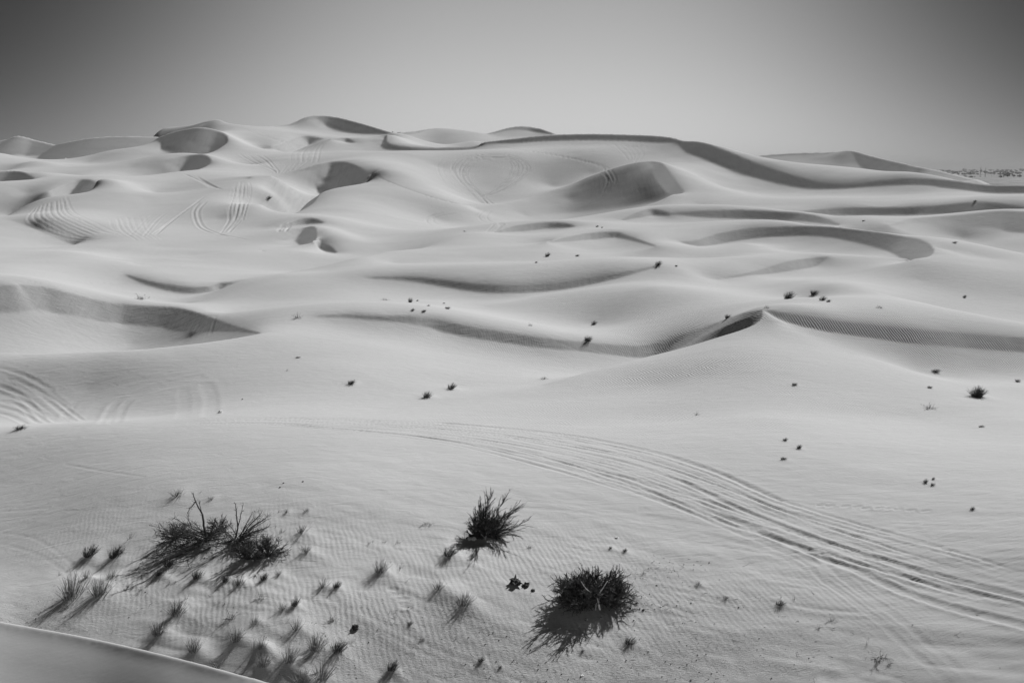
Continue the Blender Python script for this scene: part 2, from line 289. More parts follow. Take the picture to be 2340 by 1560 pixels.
def exec_tracks():
    up=[(430,960),(600,953),(800,957),(1000,966),(1200,982),(1350,1002),(1500,1033),(1640,1078),(1780,1140),(1950,1192),(2150,1250),(2360,1312)]
    lo=[(430,972),(600,972),(760,985),(950,1003),(1120,1035),(1320,1090),(1480,1140),(1640,1200),(1800,1252),(1950,1305),(2120,1362),(2360,1418)]
    up=np.array(up,float); lo=np.array(lo,float); n=len(up); r=np.random.default_rng(3)
    for k in range(34):
        a=k/33; ph=r.uniform(0,6.28); fr=r.uniform(.4,1.0); am=r.uniform(.03,.12)
        t=np.clip(a+am*np.sin(fr*np.arange(n)+ph),0,1)[:,None]
        i0=0 if r.random()<.4 else r.integers(1,5); i1=n if r.random()<.6 else r.integers(6,11)
        p=(up*(1-t)+lo*t)[i0:i1]
        track([tuple(q) for q in p],width=r.uniform(.18,.32),depth=r.uniform(.05,.15),berm=.5)
    track([tuple(q) for q in up[3:9]],width=.6,depth=.13,berm=.5)
    track([(1640,1170),(1780,1230),(1950,1300),(2120,1372),(2360,1438)],width=.5,depth=.15,berm=.6)
    track([(1560,1100),(1700,1165),(1850,1225),(2050,1290),(2360,1372)],width=.45,depth=.13,berm=.6)
    track([(1150,1150),(1300,1162),(1500,1186),(1650,1216),(1790,1262),(1900,1320),(2000,1395),(2090,1470),(2200,1560)],width=.3,depth=.08,pair=.85,berm=.5)
    track([(1380,1080),(1560,1150),(1700,1210),(1840,1270),(1900,1320)],width=.3,depth=.05,pair=.9)
    # diagonal streaks, lower left
    for q in ([(0,1215),(90,1235),(180,1300),(260,1370)],[(0,1240),(80,1265),(150,1305),(230,1375)],[(390,1370),(460,1420),(520,1455)],[(0,1168),(60,1165),(110,1160)],[(0,1182),(80,1178),(165,1166)],[(150,1060),(230,1075),(330,1090)]):
        track(q,width=.3,depth=.045,berm=.6)
    # left fan
    for y0,x1,y1 in ((838,155,930),(850,150,950),(868,170,962),(885,140,963),(900,130,964),(915,110,965),(930,90,966),(945,60,968),(860,190,960),(843,120,890),(880,100,955),(905,80,962)):
        track([(-20,y0-6),((x1)*.45,y0+(y1-y0)*.30),(x1,y1)],width=.5,depth=.09,berm=.5)
    for x0,y0,x1,y1,x2,y2 in ((145,966,165,925,270,880),(200,966,225,925,330,878),(262,966,280,930,350,890),(240,966,262,925,345,885)):
        track([(x0,y0),(x1,y1),((x1+x2)/2-8,(y1+y2)/2),(x2,y2),(x2+110,y2-25)],width=1.1,depth=.1,berm=.3)
    track([(470,880),(482,910),(480,950)],width=1.0,depth=.07); track([(418,890),(420,930),(415,955)],width=1.0,depth=.05)
    # far loops
    for o in (-10,-4,6,14,22,30):
        track([(1110+o*.6,468),(1085+o*.5,445),(1052+o*.7,412),(1042+o*.9,385+o*.15),(1062+o,366+o*.2),(1100,357+o*.3),(1150,356+o*.3),(1185-o*.8,368+o*.1),(1200-o,385),(1180-o*.8,412),(1140-o*.6,436),(1100-o*.2,452)],width=.65,depth=.16,berm=.6)
    for o in (0,12): track([(1015+o,362),(1000+o,380),(1012+o,410),(1050+o,440),(1080+o,455)],width=.6,depth=.1)
    track([(1062,412),(1105,388),(1145,366)],width=.4,depth=.1)
    for o in (0,10): track([(1110+o*1.5,480),(1095+o*1.5,495),(1108+o*1.5,508),(1140+o,512),(1125+o,525)],width=.6,depth=.14)
    for o in (0,12): track([(1010+o*3,488),(975+o*1.3,500),(985+o*1.5,512),(1030+o,515)],width=.6,depth=.12)
    for o in (0,10,20): track([(1150-o,512),(1130-o,530)],width=.6,depth=.14)
    for o in range(6): track([(860+o*4,404+o*2),(930+o*5,432+o*2),(1000+o*6,455+o*2),(1050+o*8,470)],width=.5,depth=.10)
    for o in range(5): track([(1120+o*15,333+o*2),(1220+o*12,347+o*2),(1320+o*5,366+o),(1365+o*4,380),(1385+o*5,398-o)],width=.55,depth=.14)
    for o in range(7): track([(1180+o*20,325+o*4),(1350,322+o*4.5),(1540-o*12,327+o*4)],width=.6,depth=.11)
    for o in range(5): track([(1405+o*12,330+o),(1425+o*11,352),(1438+o*6,368),(1430+o*5,382)],width=.55,depth=.13)
    for o in (0,8,15,22): track([(1374+o,396-o*.3),(1385+o,408),(1388+o*.8,422-o*.2),(1376+o*.5,440)],width=.6,depth=.2,berm=.8)
    # left plain
    for o in range(9): track([(80+o*9,474-o*3),(66+o*13,500-o*2),(92+o*15,522-o*2),(155+o*14,545-o*2),(235+o*12,552-o*2)],width=.5,depth=.13,berm=.6)
    for o in range(7): track([(250+o*14,500-o),(262+o*14,525),(300+o*12,548)],width=.5,depth=.07)
    for o in range(5): track([(300+o*9,540),(330+o*9,505),(350+o*10,490)],width=.5,depth=.07)
    for o in (0,14): track([(455+o,463),(442+o,485),(450+o,515),(475+o,530),(520,540),(570,548)],width=.6,depth=.16,berm=.7)
    for o in range(8): track([(535+o*5,415+abs(4-o)),(528+o*6,445),(522+o*6,475),(520+o*5,505),(500+o*4,532)],width=.55,depth=.13,berm=.7)
    for o in range(5): track([(470-o*5,450+o*3),(400-o*4,500+o*3),(350+o*2,535)],width=.5,depth=.12)
    for o in range(6): track([(420+o*6,398+o),(450+o*6,410+o*2),(480+o*5,428+o)],width=.6,depth=.16)
    for o in range(7): track([(538+o*10,352+o*.5),(560+o*9,368),(600+o*5,384),(632+o*1.5,396)],width=.6,depth=.18,berm=.7)
    for o in range(9): track([(660+o*9,385-o*5),(655+o*7,380-o*2),(644+o*3,396)][1:],width=.6,depth=.15)
    for o in range(6): track([(665+o*12,372),(668+o*13,350-o*2),(700+o*9,328)],width=.6,depth=.13)
    for o in range(6): track([(540+o*10,290+o*2),(580+o*8,305+o*2),(640+o*6,320+o*3),(690,335+o)],width=.7,depth=.16)
    for o in range(5): track([(632+o*6,528),(645+o*6,512)],width=.5,depth=.2)
    for o in range(8): track([(432+o*7,775-o*1.5),(452+o*5,745),(474+o*3,722)],width=.6,depth=.06)
    # footprints
    for q in ([(60,644),(100,646),(150,646),(200,647),(290,646)],[(1880,1152),(1960,1157),(2060,1162),(2130,1168)],[(935,1385),(930,1400),(918,1412),(925,1365),(905,1430)],[(900,1345),(915,1360)]):
        xy=ground_line(q,3); s=np.r_[0,np.cumsum(np.hypot(*np.diff(xy,axis=0).T))]
        for u in np.arange(0,s[-1],.62)+np.random.default_rng(5).normal(size=len(np.arange(0,s[-1],.62)))*.07:
            x=np.interp(u,s,xy[:,0]); y=np.interp(u,s,xy[:,1]); sd_=.09*(1 if int(u/.62)%2 else -1)
            groove([(x+sd_-.17,y),(x+sd_+.17,y+.03)],.26,.11,.5)
# kind, foot in the photo (x, y), height and width in photo points, what singles it out
PLANTS=[
('g',405,1133,19,40,'pale grass tuft on bare sand above the tall dead branch of the left shrub'),
('g',482,1142,12,20,'small grass tuft just right of the tip of the tallest dead branch'),
('s',458,1127,8,8,'tiny single sprout between the two grass tufts above the dead shrub'),
('s',586,1168,8,26,'thin row of short grass blades above the right dead shrub'),
('s',636,1172,9,20,'sparse short grass left of a small dark tuft above the twiggy shrubs'),
('g',655,1171,12,14,'small dark tuft in the middle of a row of three above the shrubs'),
('g',701,1169,11,20,'low dark tuft at the right end of the row above the shrubs'),
('s',642,1219,17,24,'sparse upright grass just right of the dead shrub crown'),
('g',690,1217,20,38,'spreading grass tuft right of the sparse grass beside the dead shrub'),
('s',675,1240,16,16,'few dry stalks between two grass tufts right of the dead shrub'),
('g',699,1260,22,38,'grass tuft right of the dense round bush beside the dead shrub'),
('b',203,1270,30,42,'dark leaning tuft on the left side of the small sand hollow'),
('b',262,1273,32,42,'dark leaning tuft inside the shaded sand hollow'),
('s',297,1231,15,42,'thin row of grass along the crest left of the dead shrub'),
('b',385,1292,28,36,'dark tuft under the left end of the fallen dead branches'),
('b',362,1316,22,24,'dark tuft with long shadow below the fallen dead branches'),
('b',450,1321,24,32,'dark leaning tuft on rippled sand below the dead shrub'),
('g',198,1321,22,28,'grass tuft touching the top of the biggest grass clump'),
('g',256,1319,20,34,'dark tuft on bare sand right above the biggest grass clump'),
('s',135,1315,15,14,'few thin stalks above the left edge of the biggest grass clump'),
('G',165,1364,62,76,'biggest and tallest grass clump in the lower left'),
('G',228,1360,46,56,'broad pale grass clump joined to the right of the biggest one'),
('d',150,1388,14,34,'dry flattened stems below the biggest grass clump'),
('s',322,1351,15,30,'small sparse tuft right of the biggest grass clumps'),
('G',403,1403,38,50,'dense round tuft on a bright mound below the dead shrub'),
('G',362,1451,38,48,'round grass tuft near the shaded dune edge with its crown spread'),
('G',443,1489,42,42,'dense pointed tuft closest to the smooth dune edge'),
('G',538,1463,38,44,'round tuft standing alone at the end of the diagonal tyre mark'),
('b',515,1328,22,24,'faint tuft just left of a fuller tuft on the rippled slope'),
('g',546,1335,30,34,'full tuft on the rippled slope below the right dead shrub'),
('b',602,1323,22,24,'dark tuft with shadow on the small shaded ledge'),
('g',636,1312,16,24,'low tuft on the ledge just right of a dark one'),
('d',597,1368,16,36,'sparse dry tuft on the pale ledge below the ripples'),
('g',583,1425,20,28,'small thin tuft between two round tufts in the lower left'),
('d',528,1413,20,50,'wide straggly dry weed above the lone round tuft'),
('s',425,1370,22,14,'few long stalks rising beside the dense tuft on its bright mound'),
('d',386,1335,10,18,'small dry weed on the shaded slope under two dark tufts'),
('g',646,1393,20,30,'thin leaning tuft left of a dark compact one'),
('b',673,1386,26,24,'dark compact tuft at the foot of the rippled slope'),
('g',678,1437,30,34,'upright tuft above the row of large lower tufts'),
('s',580,1483,34,30,'thin see-through tuft left of its paler neighbour'),
('g',597,1482,36,30,'pale open tuft right of a see-through one'),
('G',600,1523,42,44,'dense dark tuft on a mound near the bottom edge'),
('G',660,1512,46,48,'tall open tuft right of the dense one near the bottom edge'),
('G',722,1483,44,58,'broad dark tuft leaning right on a long shadow'),
('b',770,1488,32,46,'dark tuft on the crest of a small sand tongue'),
('s',804,1470,14,16,'last small sprigs at the end of the sand tongue'),
('G',735,1549,48,60,'largest tuft at the bottom edge, left of the round dark one'),
('G',690,1562,42,50,'tuft cut by the bottom edge of the picture'),
('d',495,1530,22,52,'low straggly weed growing along the smooth dune edge'),
('g',738,1341,26,34,'left of two neighbouring tufts beside ripples'),
('b',768,1343,20,24,'right, smaller one of two neighbouring tufts beside ripples'),
('d',758,1419,18,30,'dry frayed weed on the pale sand tongue'),
('c',812,1438,12,16,'dark clod of roots at the tip of the pale sand tongue'),
('G',870,1306,40,44,'well shaped upright tuft near the middle of the foreground'),
('s',913,1300,16,32,'sparse dry grass beside the upright foreground tuft'),
('s',845,1243,12,24,'left of three faint sprigs above the upright tuft'),
('s',878,1240,10,16,'middle one of three faint sprigs above the upright tuft'),
('s',907,1243,12,24,'right of three faint sprigs above the upright tuft'),
('b',1025,1268,26,42,'dark tuft just below left of the windswept green shrub'),
('g',1002,1345,26,34,'tuft on the upper end of a curved sand ridge'),
('G',1060,1380,34,58,'wide tuft with splayed blades at the lower end of the curved sand ridge'),
('b',936,1426,10,16,'small dark weed right of the footprints'),
('b',895,1530,34,34,'round dark tuft standing alone near the bottom edge'),
('d',965,1465,10,30,'dark dry weed among crusted sand'),
('b',1098,1512,14,20,'small round dark cushion plant on the crusted sand'),
('b',1142,1528,8,10,'tiny dark cushion right of the round cushion plant'),
('c',1178,1335,18,26,'dark clod of dead roots between the two large shrubs'),
('c',1203,1341,10,16,'smaller root clod just right of the dark clod'),
('c',1218,1351,6,10,'smallest lump ending the line of root clods'),
('b',1438,1473,18,34,'dark tuft casting a long shadow below the dense bush'),
('b',1330,1490,8,10,'tiny dark sprout on crusted sand left of the tuft below the dense bush'),
('g',1595,1337,12,20,'small tuft alone on plain sand right of the dense bush'),
('g',1658,1367,10,18,'tiny tuft lower right of the one beside the dense bush'),
('b',1781,1381,12,26,'low dark tuft under a single upright sprig'),
('s',1784,1368,10,6,'single upright sprig above a low dark tuft'),
('s',1814,1373,20,12,'upright sprig right of the low dark tuft'),
('s',1980,1475,18,8,'lone upright sprig near the thin tyre tracks in the lower right'),
('d',2010,1503,14,54,'wide flat dry weed in the lower right'),
('d',2032,1521,8,18,'small dark scrap of weed under the wide flat one'),
('d',1905,1419,8,32,'flat dark weed beside faint footprints'),
('d',1870,1437,10,22,'small dry weed left of faint footprints'),
('b',1395,1254,8,9,'small dark speck of a plant above right of the dense bush'),
('b',1427,1259,9,14,'small faint tuft right of a dark speck above the dense bush'),
('d',1470,1312,12,16,'little dry plant just right of the dense bush crown'),
('d',1210,1252,8,22,'dark dry scrap at the end of the sand edge right of the windswept shrub'),
('d',978,1200,8,36,'dead trailing weed left of the windswept green shrub'),
('b',802,877,14,22,'dark leaning tuft on the bright slope left of the middle pair'),
('b',975,908,20,26,'tuft at the bright sand edge, left of the middle pair'),
('b',1030,889,18,26,'dark tuft with side shadow, right of the middle pair'),
('g',1243,866,8,24,'low tuft beside the start of the sharp bright ridge'),
('b',1343,781,18,24,'fuzzy round tuft just behind the front crest'),
('b',1356,742,13,16,'dark tuft on rippled sand behind the front crest'),
('d',678,728,14,28,'dry bush at the left end of the front crest'),
('b',937,691,16,14,'tallest tuft of the little colony behind the front crest'),
('b',942,710,8,12,'left of two low tufts at the lower edge of the little colony'),
('b',967,713,8,14,'right of two low tufts at the lower edge of the little colony'),
('b',1022,706,8,16,'right end tuft of the little colony'),
('d',880,686,6,26,'flat weed at the left end of the little colony'),
('b',953,688,5,8,'tiny tuft touching the tallest of the little colony'),
('b',1014,694,4,8,'faint speck of grass above the right end tuft of the colony'),
('b',978,699,4,10,'faint low weed in the centre of the little colony'),
('b',1800,683,24,30,'large dark tuft leaning right, left of three in a row'),
('b',1860,674,16,24,'rounded dark tuft, upper middle of the group on the right slope'),
('b',1878,687,14,20,'dark tuft below the rounded one on the right slope'),
('b',1892,690,9,12,'smallest dark tuft ending the group on the right slope'),
('b',1662,728,14,18,'dark tuft just left behind the front peak'),
('d',1753,704,9,16,'dry weed right behind the tip of the front peak'),
('b',1503,609,15,20,'dark tuft on top of the middle ridge'),
('b',1545,609,5,8,'tiny tuft right of the ridge top tuft'),
('b',1250,586,12,16,'dark upright tuft in the middle flat between dunes'),
('b',1318,586,6,12,'small tuft right of the dark upright one in the middle flat'),
('b',1225,601,6,8,'small tuft below left of the dark upright one in the middle flat'),
('b',613,456,10,16,'single dark bush on the far left sand plain'),
('b',2136,852,10,24,'pair-like dark tuft under the rippled face at right'),
('b',2124,886,6,14,'small dark weed below the tuft under the rippled face'),
('B',2233,905,25,34,'large dark bristly tuft near the right edge'),
('d',2122,933,13,38,'dry tangled weed left below the bristly tuft near the right edge'),
('b',1815,881,8,16,'small dark weed on the bright slope below the front peak'),
('b',1793,1007,9,14,'uppermost of three small tufts above the tyre tracks'),
('b',1825,1024,12,14,'rightmost of three small tufts above the tyre tracks'),
('b',1790,1049,8,18,'lowest of three small tufts above the tyre tracks'),
('b',2114,1102,12,12,'left tuft of the tight trio at far right'),
('b',2132,1096,8,8,'upper tuft of the tight trio at far right'),
('b',2131,1109,8,12,'lower tuft of the tight trio at far right'),
('b',2221,1164,10,12,'lone dark tuft above the tracks near the right edge'),
('d',1592,948,10,16,'bare forked twig weed on the smooth right slope'),
('b',45,981,12,30,'dark low bush at the left edge before the fan of tracks'),
('d',2010,704,8,20,'dry weed on the right hand slope above the long dark crest'),
('b',2203,681,8,10,'tiny tuft alone high on the right slope'),
('b',2325,873,8,14,'small tuft cut near the right edge under the rippled face'),
('b',2227,463,5,9,'small dark bush on the far right ridge'),
('b',2241,976,6,14,'tiny tuft below the large bristly one'),
('d',320,684,12,38,'heap of bare dead twigs behind the long dark crest at left'),
('d',1212,745,9,14,'dry weed on the sand behind the front crest near the centre'),
('d',656,848,6,8,'tiny leaning twig on the bright slope at left'),
('b',680,818,4,14,'flat dark speck of weed on the bright slope at left'),
('b',1364,519,5,9,'left of two specks of scrub in the distant flat'),
('b',1375,521,4,6,'right of two specks of scrub in the distant flat'),
('b',1973,505,3,9,'small dark speck in the flat below the far ridge'),
('b',2180,556,5,14,'thin dark scrub in the shaded hollow at right'),
]
STONES=[
(503,943,8,8,'white','white scrap of litter beside the tyre tracks at left'),
(554,913,3,4,'dark','tiny dark stone above the white litter'),
(1062,529,3,6,'white','small pale rock on the distant tyre marked sand'),
(1410,1229,5,8,'white','small white stone above the dense bush'),
(1330,1545,5,7,'white','white pebble at the bottom edge'),
(470,1275,5,4,'white','pale stub of wood under the dead shrub'),
(640,1114,3,4,'dark','dark pebble, upper one in the open sand above the shrubs'),
(648,1104,3,4,'dark','dark pebble, left one in the open sand above the shrubs'),
(692,1102,3,5,'dark','dark pebble, right one in the open sand above the shrubs'),
(1455,1380,5,6,'dark','dark clod beside the lower right of the dense bush'),
(1470,1396,5,7,'dark','dark clod a step below the dense bush'),
(1440,1392,4,5,'dark','dark clod below the dense bush, left of its neighbour'),
(1500,1340,3,4,'dark','small dark clod right of the dense bush'),
]
HAZE=9e-5
QUAL=(.00105,.0022)
# ---------------------------------------------------------------- the sand sheet as one fine mesh
Z,S=solve()
def cub(A,y,axis):
    A=np.moveaxis(A,axis,0); n=A.shape[0]; i=np.clip(np.floor(y).astype(int),0,n-2); t=(y-i).reshape(-1,*([1]*(A.ndim-1)))
    a=A[np.clip(i-1,0,n-1)]; b=A[i]; c=A[i+1]; d=A[np.clip(i+2,0,n-1)]
    R=.5*((2*b)+(c-a)*t+(2*a-5*b+4*c-d)*t*t+(3*b-a-3*c+d)*t**3)
    return np.moveaxis(R,0,axis)
DA,DL=QUAL
azc=np.arange(-0.56,0.56001,DA)
ring=np.concatenate([np.linspace(-math.pi,-0.62,36)[:-1],np.linspace(-0.62,-0.56,20)[:-1],azc,np.linspace(0.56,0.62,20)[1:],np.linspace(0.62,math.pi,36)[1:-1]])
lr=np.arange(L0,math.log(900),DL); lr=np.concatenate([lr,np.linspace(lr[-1]+DL,math.log(3200.),260)])
G=cub(cub(Z,np.clip((lr-L0)/S,0,Z.shape[0]-1),0),(np.clip(ring,AZ0,AZ1)-AZ0)/S,1)
out=np.abs(ring)>AZ1
if out.any():   # beyond the surveyed sector the dunes ease out to an even swell
    tt=np.clip((np.abs(ring[out])-AZ1)/.8,0,1); base=np.interp(np.exp(lr),[8,40,200,500,900,1400],[13,0,2,12,6,-6])
    G[:,out]=G[:,out]*(1-tt)+base[:,None]*tt
RR=np.exp(lr); ia0=np.searchsorted(ring,azc[0]-1e-6); ncf=len(azc); ilf=np.searchsorted(lr,math.log(900))
C_,S_=np.cos(ring),np.sin(ring)
def zat(a,l):   # smooth height at bearing a, ln distance l
    iv=(l-L0)/S; iu=(a-AZ0)/S; i=np.clip(iv.astype(int),0,Z.shape[0]-2); j=np.clip(iu.astype(int),0,Z.shape[1]-2); fv=iv-i; fu=iu-j
    return (Z[i,j]*(1-fu)+Z[i,j+1]*fu)*(1-fv)+(Z[i+1,j]*(1-fu)+Z[i+1,j+1]*fu)*fv
LRAY=np.arange(math.log(20),math.log(1200),.0012)
def hit(px,py):
    """where the sight line through a photo point meets the sand: x, y, z, distance"""
    a,t=survey(px,py); z=zat(np.full(len(LRAY),a),LRAY); ray=CAMZ+np.exp(LRAY)*t
    k=np.argmax(z>=ray) if (z>=ray).any() else len(LRAY)-1
    r=math.exp(LRAY[k]); return r*math.sin(a),r*math.cos(a),float(z[k]),r
def smooth_poly(pts,step=6):
    q=np.array(pts,float)
    if len(q)<2: return q
    e=np.vstack([2*q[0]-q[1],q,2*q[-1]-q[-2]]); o=[]
    for i in range(len(q)-1):
        p0,p1,p2,p3=e[i:i+4]; m=max(2,int(np.hypot(*(p2-p1))/step)); t=np.linspace(0,1,m,endpoint=False)[:,None]
        o.append(.5*((2*p1)+(p2-p0)*t+(2*p0-5*p1+4*p2-p3)*t**2+(3*p1-p0-3*p2+p3)*t**3))
    return np.vstack(o+[q[-1:]])
G=np.ascontiguousarray(G); FX=RR[:,None]*S_[None]; FY=RR[:,None]*C_[None]
DISP=np.zeros((len(lr),len(ring)),np.float32)
def groove(xy,width,depth,berm=.35):
    """press a rut along a ground polyline into the sheet; sand is pushed up along its sides"""
    xy=np.asarray(xy); d=np.hypot(*np.diff(xy,axis=0).T); s=np.r_[0,np.cumsum(d)]
    if s[-1]<.3: return
    rr=np.hypot(xy[:,0],xy[:,1]).mean(); rr_=rr; depth*=.34+.42*min(1,max(0,(rr-150)/150)); width*=1+.2*(rr>200); st=max(.04,rr*DA*.8); n=int(s[-1]/st)+2; u=np.linspace(0,s[-1],n)
    x=np.interp(u,s,xy[:,0]); y=np.interp(u,s,xy[:,1]); fade=np.clip(np.minimum(u,s[-1]-u)/(s[-1]*.06+.1),0,1)
    fade*=.75+.25*np.sin(u*1.7+rr)*np.sin(u*.53+3)
    a=np.arctan2(x,y); l=.5*np.log(x*x+y*y)
    ia=np.round((a-azc[0])/DA).astype(int); il=np.round((l-L0)/DL).astype(int)
    R=width*1.7; ka=int(R/(rr*DA))+1; kl=int(R/(rr*DL))+1
    da,dl=np.meshgrid(np.arange(-ka,ka+1),np.arange(-kl,kl+1)); da=da.ravel(); dl=dl.ravel()
    lo_a,hi_a=max(0,ia.min()-ka),min(ncf-1,ia.max()+ka); lo_l,hi_l=max(0,il.min()-kl),min(ilf-1,il.max()+kl)
    if hi_a<=lo_a or hi_l<=lo_l: return
    D=np.full((hi_l-lo_l+1,hi_a-lo_a+1),9.,np.float32); Fd=np.zeros_like(D)
    for k in range(len(da)):
        A=ia+da[k]; Lq=il+dl[k]; ok=(A>=lo_a)&(A<=hi_a)&(Lq>=lo_l)&(Lq<=hi_l)
        if not ok.any(): continue
        A=A[ok]; Lq=Lq[ok]; gx=FX[Lq,ia0+A]; gy=FY[Lq,ia0+A]; dd=np.hypot(gx-x[ok],gy-y[ok]).astype(np.float32)
        np.minimum.at(D,(Lq-lo_l,A-lo_a),dd); np.maximum.at(Fd,(Lq-lo_l,A-lo_a),fade[ok].astype(np.float32))
    q=D/(width*.5); prof=-np.exp(-q**4*.8)+berm*np.exp(-((q-1.6)/.5)**2)
    DISP[lo_l:hi_l+1,ia0+lo_a:ia0+hi_a+1]+=np.where(D<8,depth*prof*Fd,0)
def ground_line(pts,step=6):
    q=smooth_poly(pts,step); return np.array([hit(*p)[:2] for p in q])
TR_=np.random.default_rng(17)
def track(pts,width=.4,depth=.1,berm=.35,pair=0):
    depth*=TR_.uniform(.45,1.25); width*=TR_.uniform(.75,1.2); j_=1.6 if pts[0][1]<600 else .8
    pts=[(p[0]+TR_.normal()*j_,p[1]+TR_.normal()*j_*.5) for p in pts]
    if len(pts)>3 and TR_.random()<.25 and not pair: pts=pts[:-1]
    xy=ground_line(pts)
    if pair:
        t=np.gradient(xy,axis=0); t/=np.linalg.norm(t,axis=1,keepdims=True)+1e-9; n=np.c_[-t[:,1],t[:,0]]
        groove(xy+n*pair/2,width,depth,berm); groove(xy-n*pair/2,width,depth,berm)
    else: groove(xy,width,depth,berm)
# exact crest lines: the slip face is a plane at its resting angle right up to the edge
def sharpen():
    for mode_,pts_,side_,h_,cr_,sl_ in CURVES:
        if not side_ or h_ is None or mode_[-1] in 'bf' or mode_=='polar': continue
        s0=sample((mode_,pts_,0,None,1,sl_))[0][0]; hh=np.interp(np.linspace(0,1,len(s0)),np.linspace(0,1,len(h_)),h_)
        st=max(1,int(.5*DA/.0008)); a=s0[::st,0]; l=s0[::st,1]; z=s0[::st,2]; hh=hh[::st]; x=np.exp(l)*np.sin(a); y=np.exp(l)*np.cos(a); r=float(np.exp(l).mean())
        R=min(.45*max(h_)/sl_,22*r*DA); ia=np.round((a-azc[0])/DA).astype(int); il=np.round((l-L0)/DL).astype(int); ka=int(R/(r*DA))+1; kl=int(R/(r*DL))+1
        m=(ia>ka)&(ia<ncf-ka-1)&(il>kl)&(il<ilf-kl-1)
        if not m.any(): continue
        for q in range(-ka,ka+1):
            for w_ in range(-kl,kl+1):
                A=ia[m]+q+ia0; Lq=il[m]+w_; d=np.hypot(FX[Lq,A]-x[m],FY[Lq,A]-y[m]); ok=d<np.minimum(R,.45*hh[m]/sl_)
                if ok.any(): np.maximum.at(G,(Lq[ok],A[ok]),(z[m]-sl_*d)[ok])
sharpen()
exec_tracks()
# low swells and wind scour over the whole sheet (metres)
def vnoise(x,y,seed):
    r=np.random.default_rng(seed); T=r.random((64,64)).astype(np.float32)
    xi=np.floor(x).astype(int); yi=np.floor(y).astype(int); fx=x-xi; fy=y-yi; fx=fx*fx*(3-2*fx); fy=fy*fy*(3-2*fy)
    a=T[yi%64,xi%64]; b=T[yi%64,(xi+1)%64]; c=T[(yi+1)%64,xi%64]; d=T[(yi+1)%64,(xi+1)%64]
    return (a*(1-fx)+b*fx)*(1-fy)+(c*(1-fx)+d*fx)*fy-.5
near=(np.clip(1.7-RR/48,0,1)*np.clip((RR-22)/10,0,1))[:,None]
ca,sa_=math.cos(.5),math.sin(.5)
U=FX*ca-FY*sa_; V=FX*sa_+FY*ca
DISP+=(near*(.32*vnoise(U/9,V/3.6,1)+.11*vnoise(U/3.1,V/1.3,2)+.05*vnoise(U/1.2,V/.6,3))).astype(np.float32)
fg=(np.clip(2.1-RR/32,0,1)*np.clip((RR-22)/10,0,1))[:,None]; DISP+=(fg*(.13*np.abs(vnoise(U/2.4+3*vnoise(U/6,V/6,21),V/.5,22))+.05*vnoise(FX/.45,FY/.4,23)*(vnoise(FX/5,FY/5,24)>.02))).astype(np.float32)
DISP+=(.25*np.clip(RR/300,.1,1)[:,None]*vnoise(FX/34,FY/30,4)).astype(np.float32)
for k_,px_,py_,h_,w_,_ in PLANTS:   # wind-piled mounds under the tufts
    if k_ in 'gGbB' and py_>800:
        x_,y_,z_,r_=hit(px_,py_); m_=r_/F; rad=max(.25,w_*m_*.75); a_=math.atan2(x_,y_); ja=ia0+int(round((a_-azc[0])/DA)); jl=int(round((math.log(r_)-L0)/DL)); ea=int(3*rad/(r_*DA))+2; el_=int(3*rad/(r_*DL))+2
        sl_=np.s_[max(0,jl-el_):jl+el_,max(0,ja-ea):ja+ea]
        dx=FX[sl_]-x_-rad*.15; dy=FY[sl_]-y_; DISP[sl_]+=(min(.18,h_*m_*.2)*np.exp(-(dx/rad)**2-(dy/(rad*1.2))**2)).astype(np.float32)
        if py_>1180:   # wind tail of sand trailing to the lower right
            tx,ty=.78,-.62; ea*=4; el_*=4; sl_=np.s_[max(0,jl-el_):jl+el_,max(0,ja-ea):ja+ea]; dx=FX[sl_]-x_; dy=FY[sl_]-y_; al=dx*tx+dy*ty; pe=-dx*ty+dy*tx
            DISP[sl_]+=(min(.12,h_*m_*.17)*np.clip(al/rad+.4,0,1)*np.exp(-np.clip(al,0,99)/(rad*3.2))*np.exp(-(pe/(rad*.55))**2)).astype(np.float32)
for px_,py_,rad,amp in ((1075,1232,.9,-.35),(470,1250,1.6,.18),(235,1285,1.6,-.45),(560,1285,1.4,.15),(1362,1380,1.4,.2),(1030,1362,.9,.2)):
    x_,y_,z_,r_=hit(px_,py_); DISP+=(amp*np.exp(-((FX-x_)/rad)**2-((FY-y_)/rad)**2)).astype(np.float32)
DISP+=(3.0*np.clip((RR-1200)/600,0,1)[:,None]*vnoise(FX/70,FY/45,8)).astype(np.float32)
G=G+DISP
H=G
nv,nu=H.shape
# inner disc to the foot of the camera and outer plain to the horizon
rin=np.array([1.2,2.2,3.5,5,6.5]); rout=np.array([3600,4500,6000,9000,14000])
zin=np.array([18.3,17.8,15.8,13.6,12.0])
co=np.c_[FX.ravel(),FY.ravel(),H.ravel()]
ci=np.vstack([np.c_[r*S_,r*C_,np.full(nu,z)+ (H[0]-H[0].mean())*r/8] for r,z in zip(rin,zin)])
cu=np.vstack([np.c_[r*S_,r*C_,np.full(nu,-6.0)] for r in rout])
V3=np.vstack([ci,co,cu,[[0,0,18.35]]]).astype(np.float32); rows=len(rin)+nv+len(rout); last=len(V3)-1
i=np.arange(rows-1)[:,None]; j=np.arange(nu)[None]; j2=(j+1)%nu
quads=np.stack([i*nu+j,(i+1)*nu+j,(i+1)*nu+j2,i*nu+j2],-1).reshape(-1,4)
tri=np.stack([np.full(nu,last),np.arange(nu),(np.arange(nu)+1)%nu],-1)
me=bpy.data.meshes.new('sand_ground')
me.vertices.add(len(V3)); me.vertices.foreach_set('co',V3.ravel())
nl=quads.size+tri.size; me.loops.add(nl); me.loops.foreach_set('vertex_index',np.concatenate([quads.ravel(),tri.ravel()]).astype(np.int32))
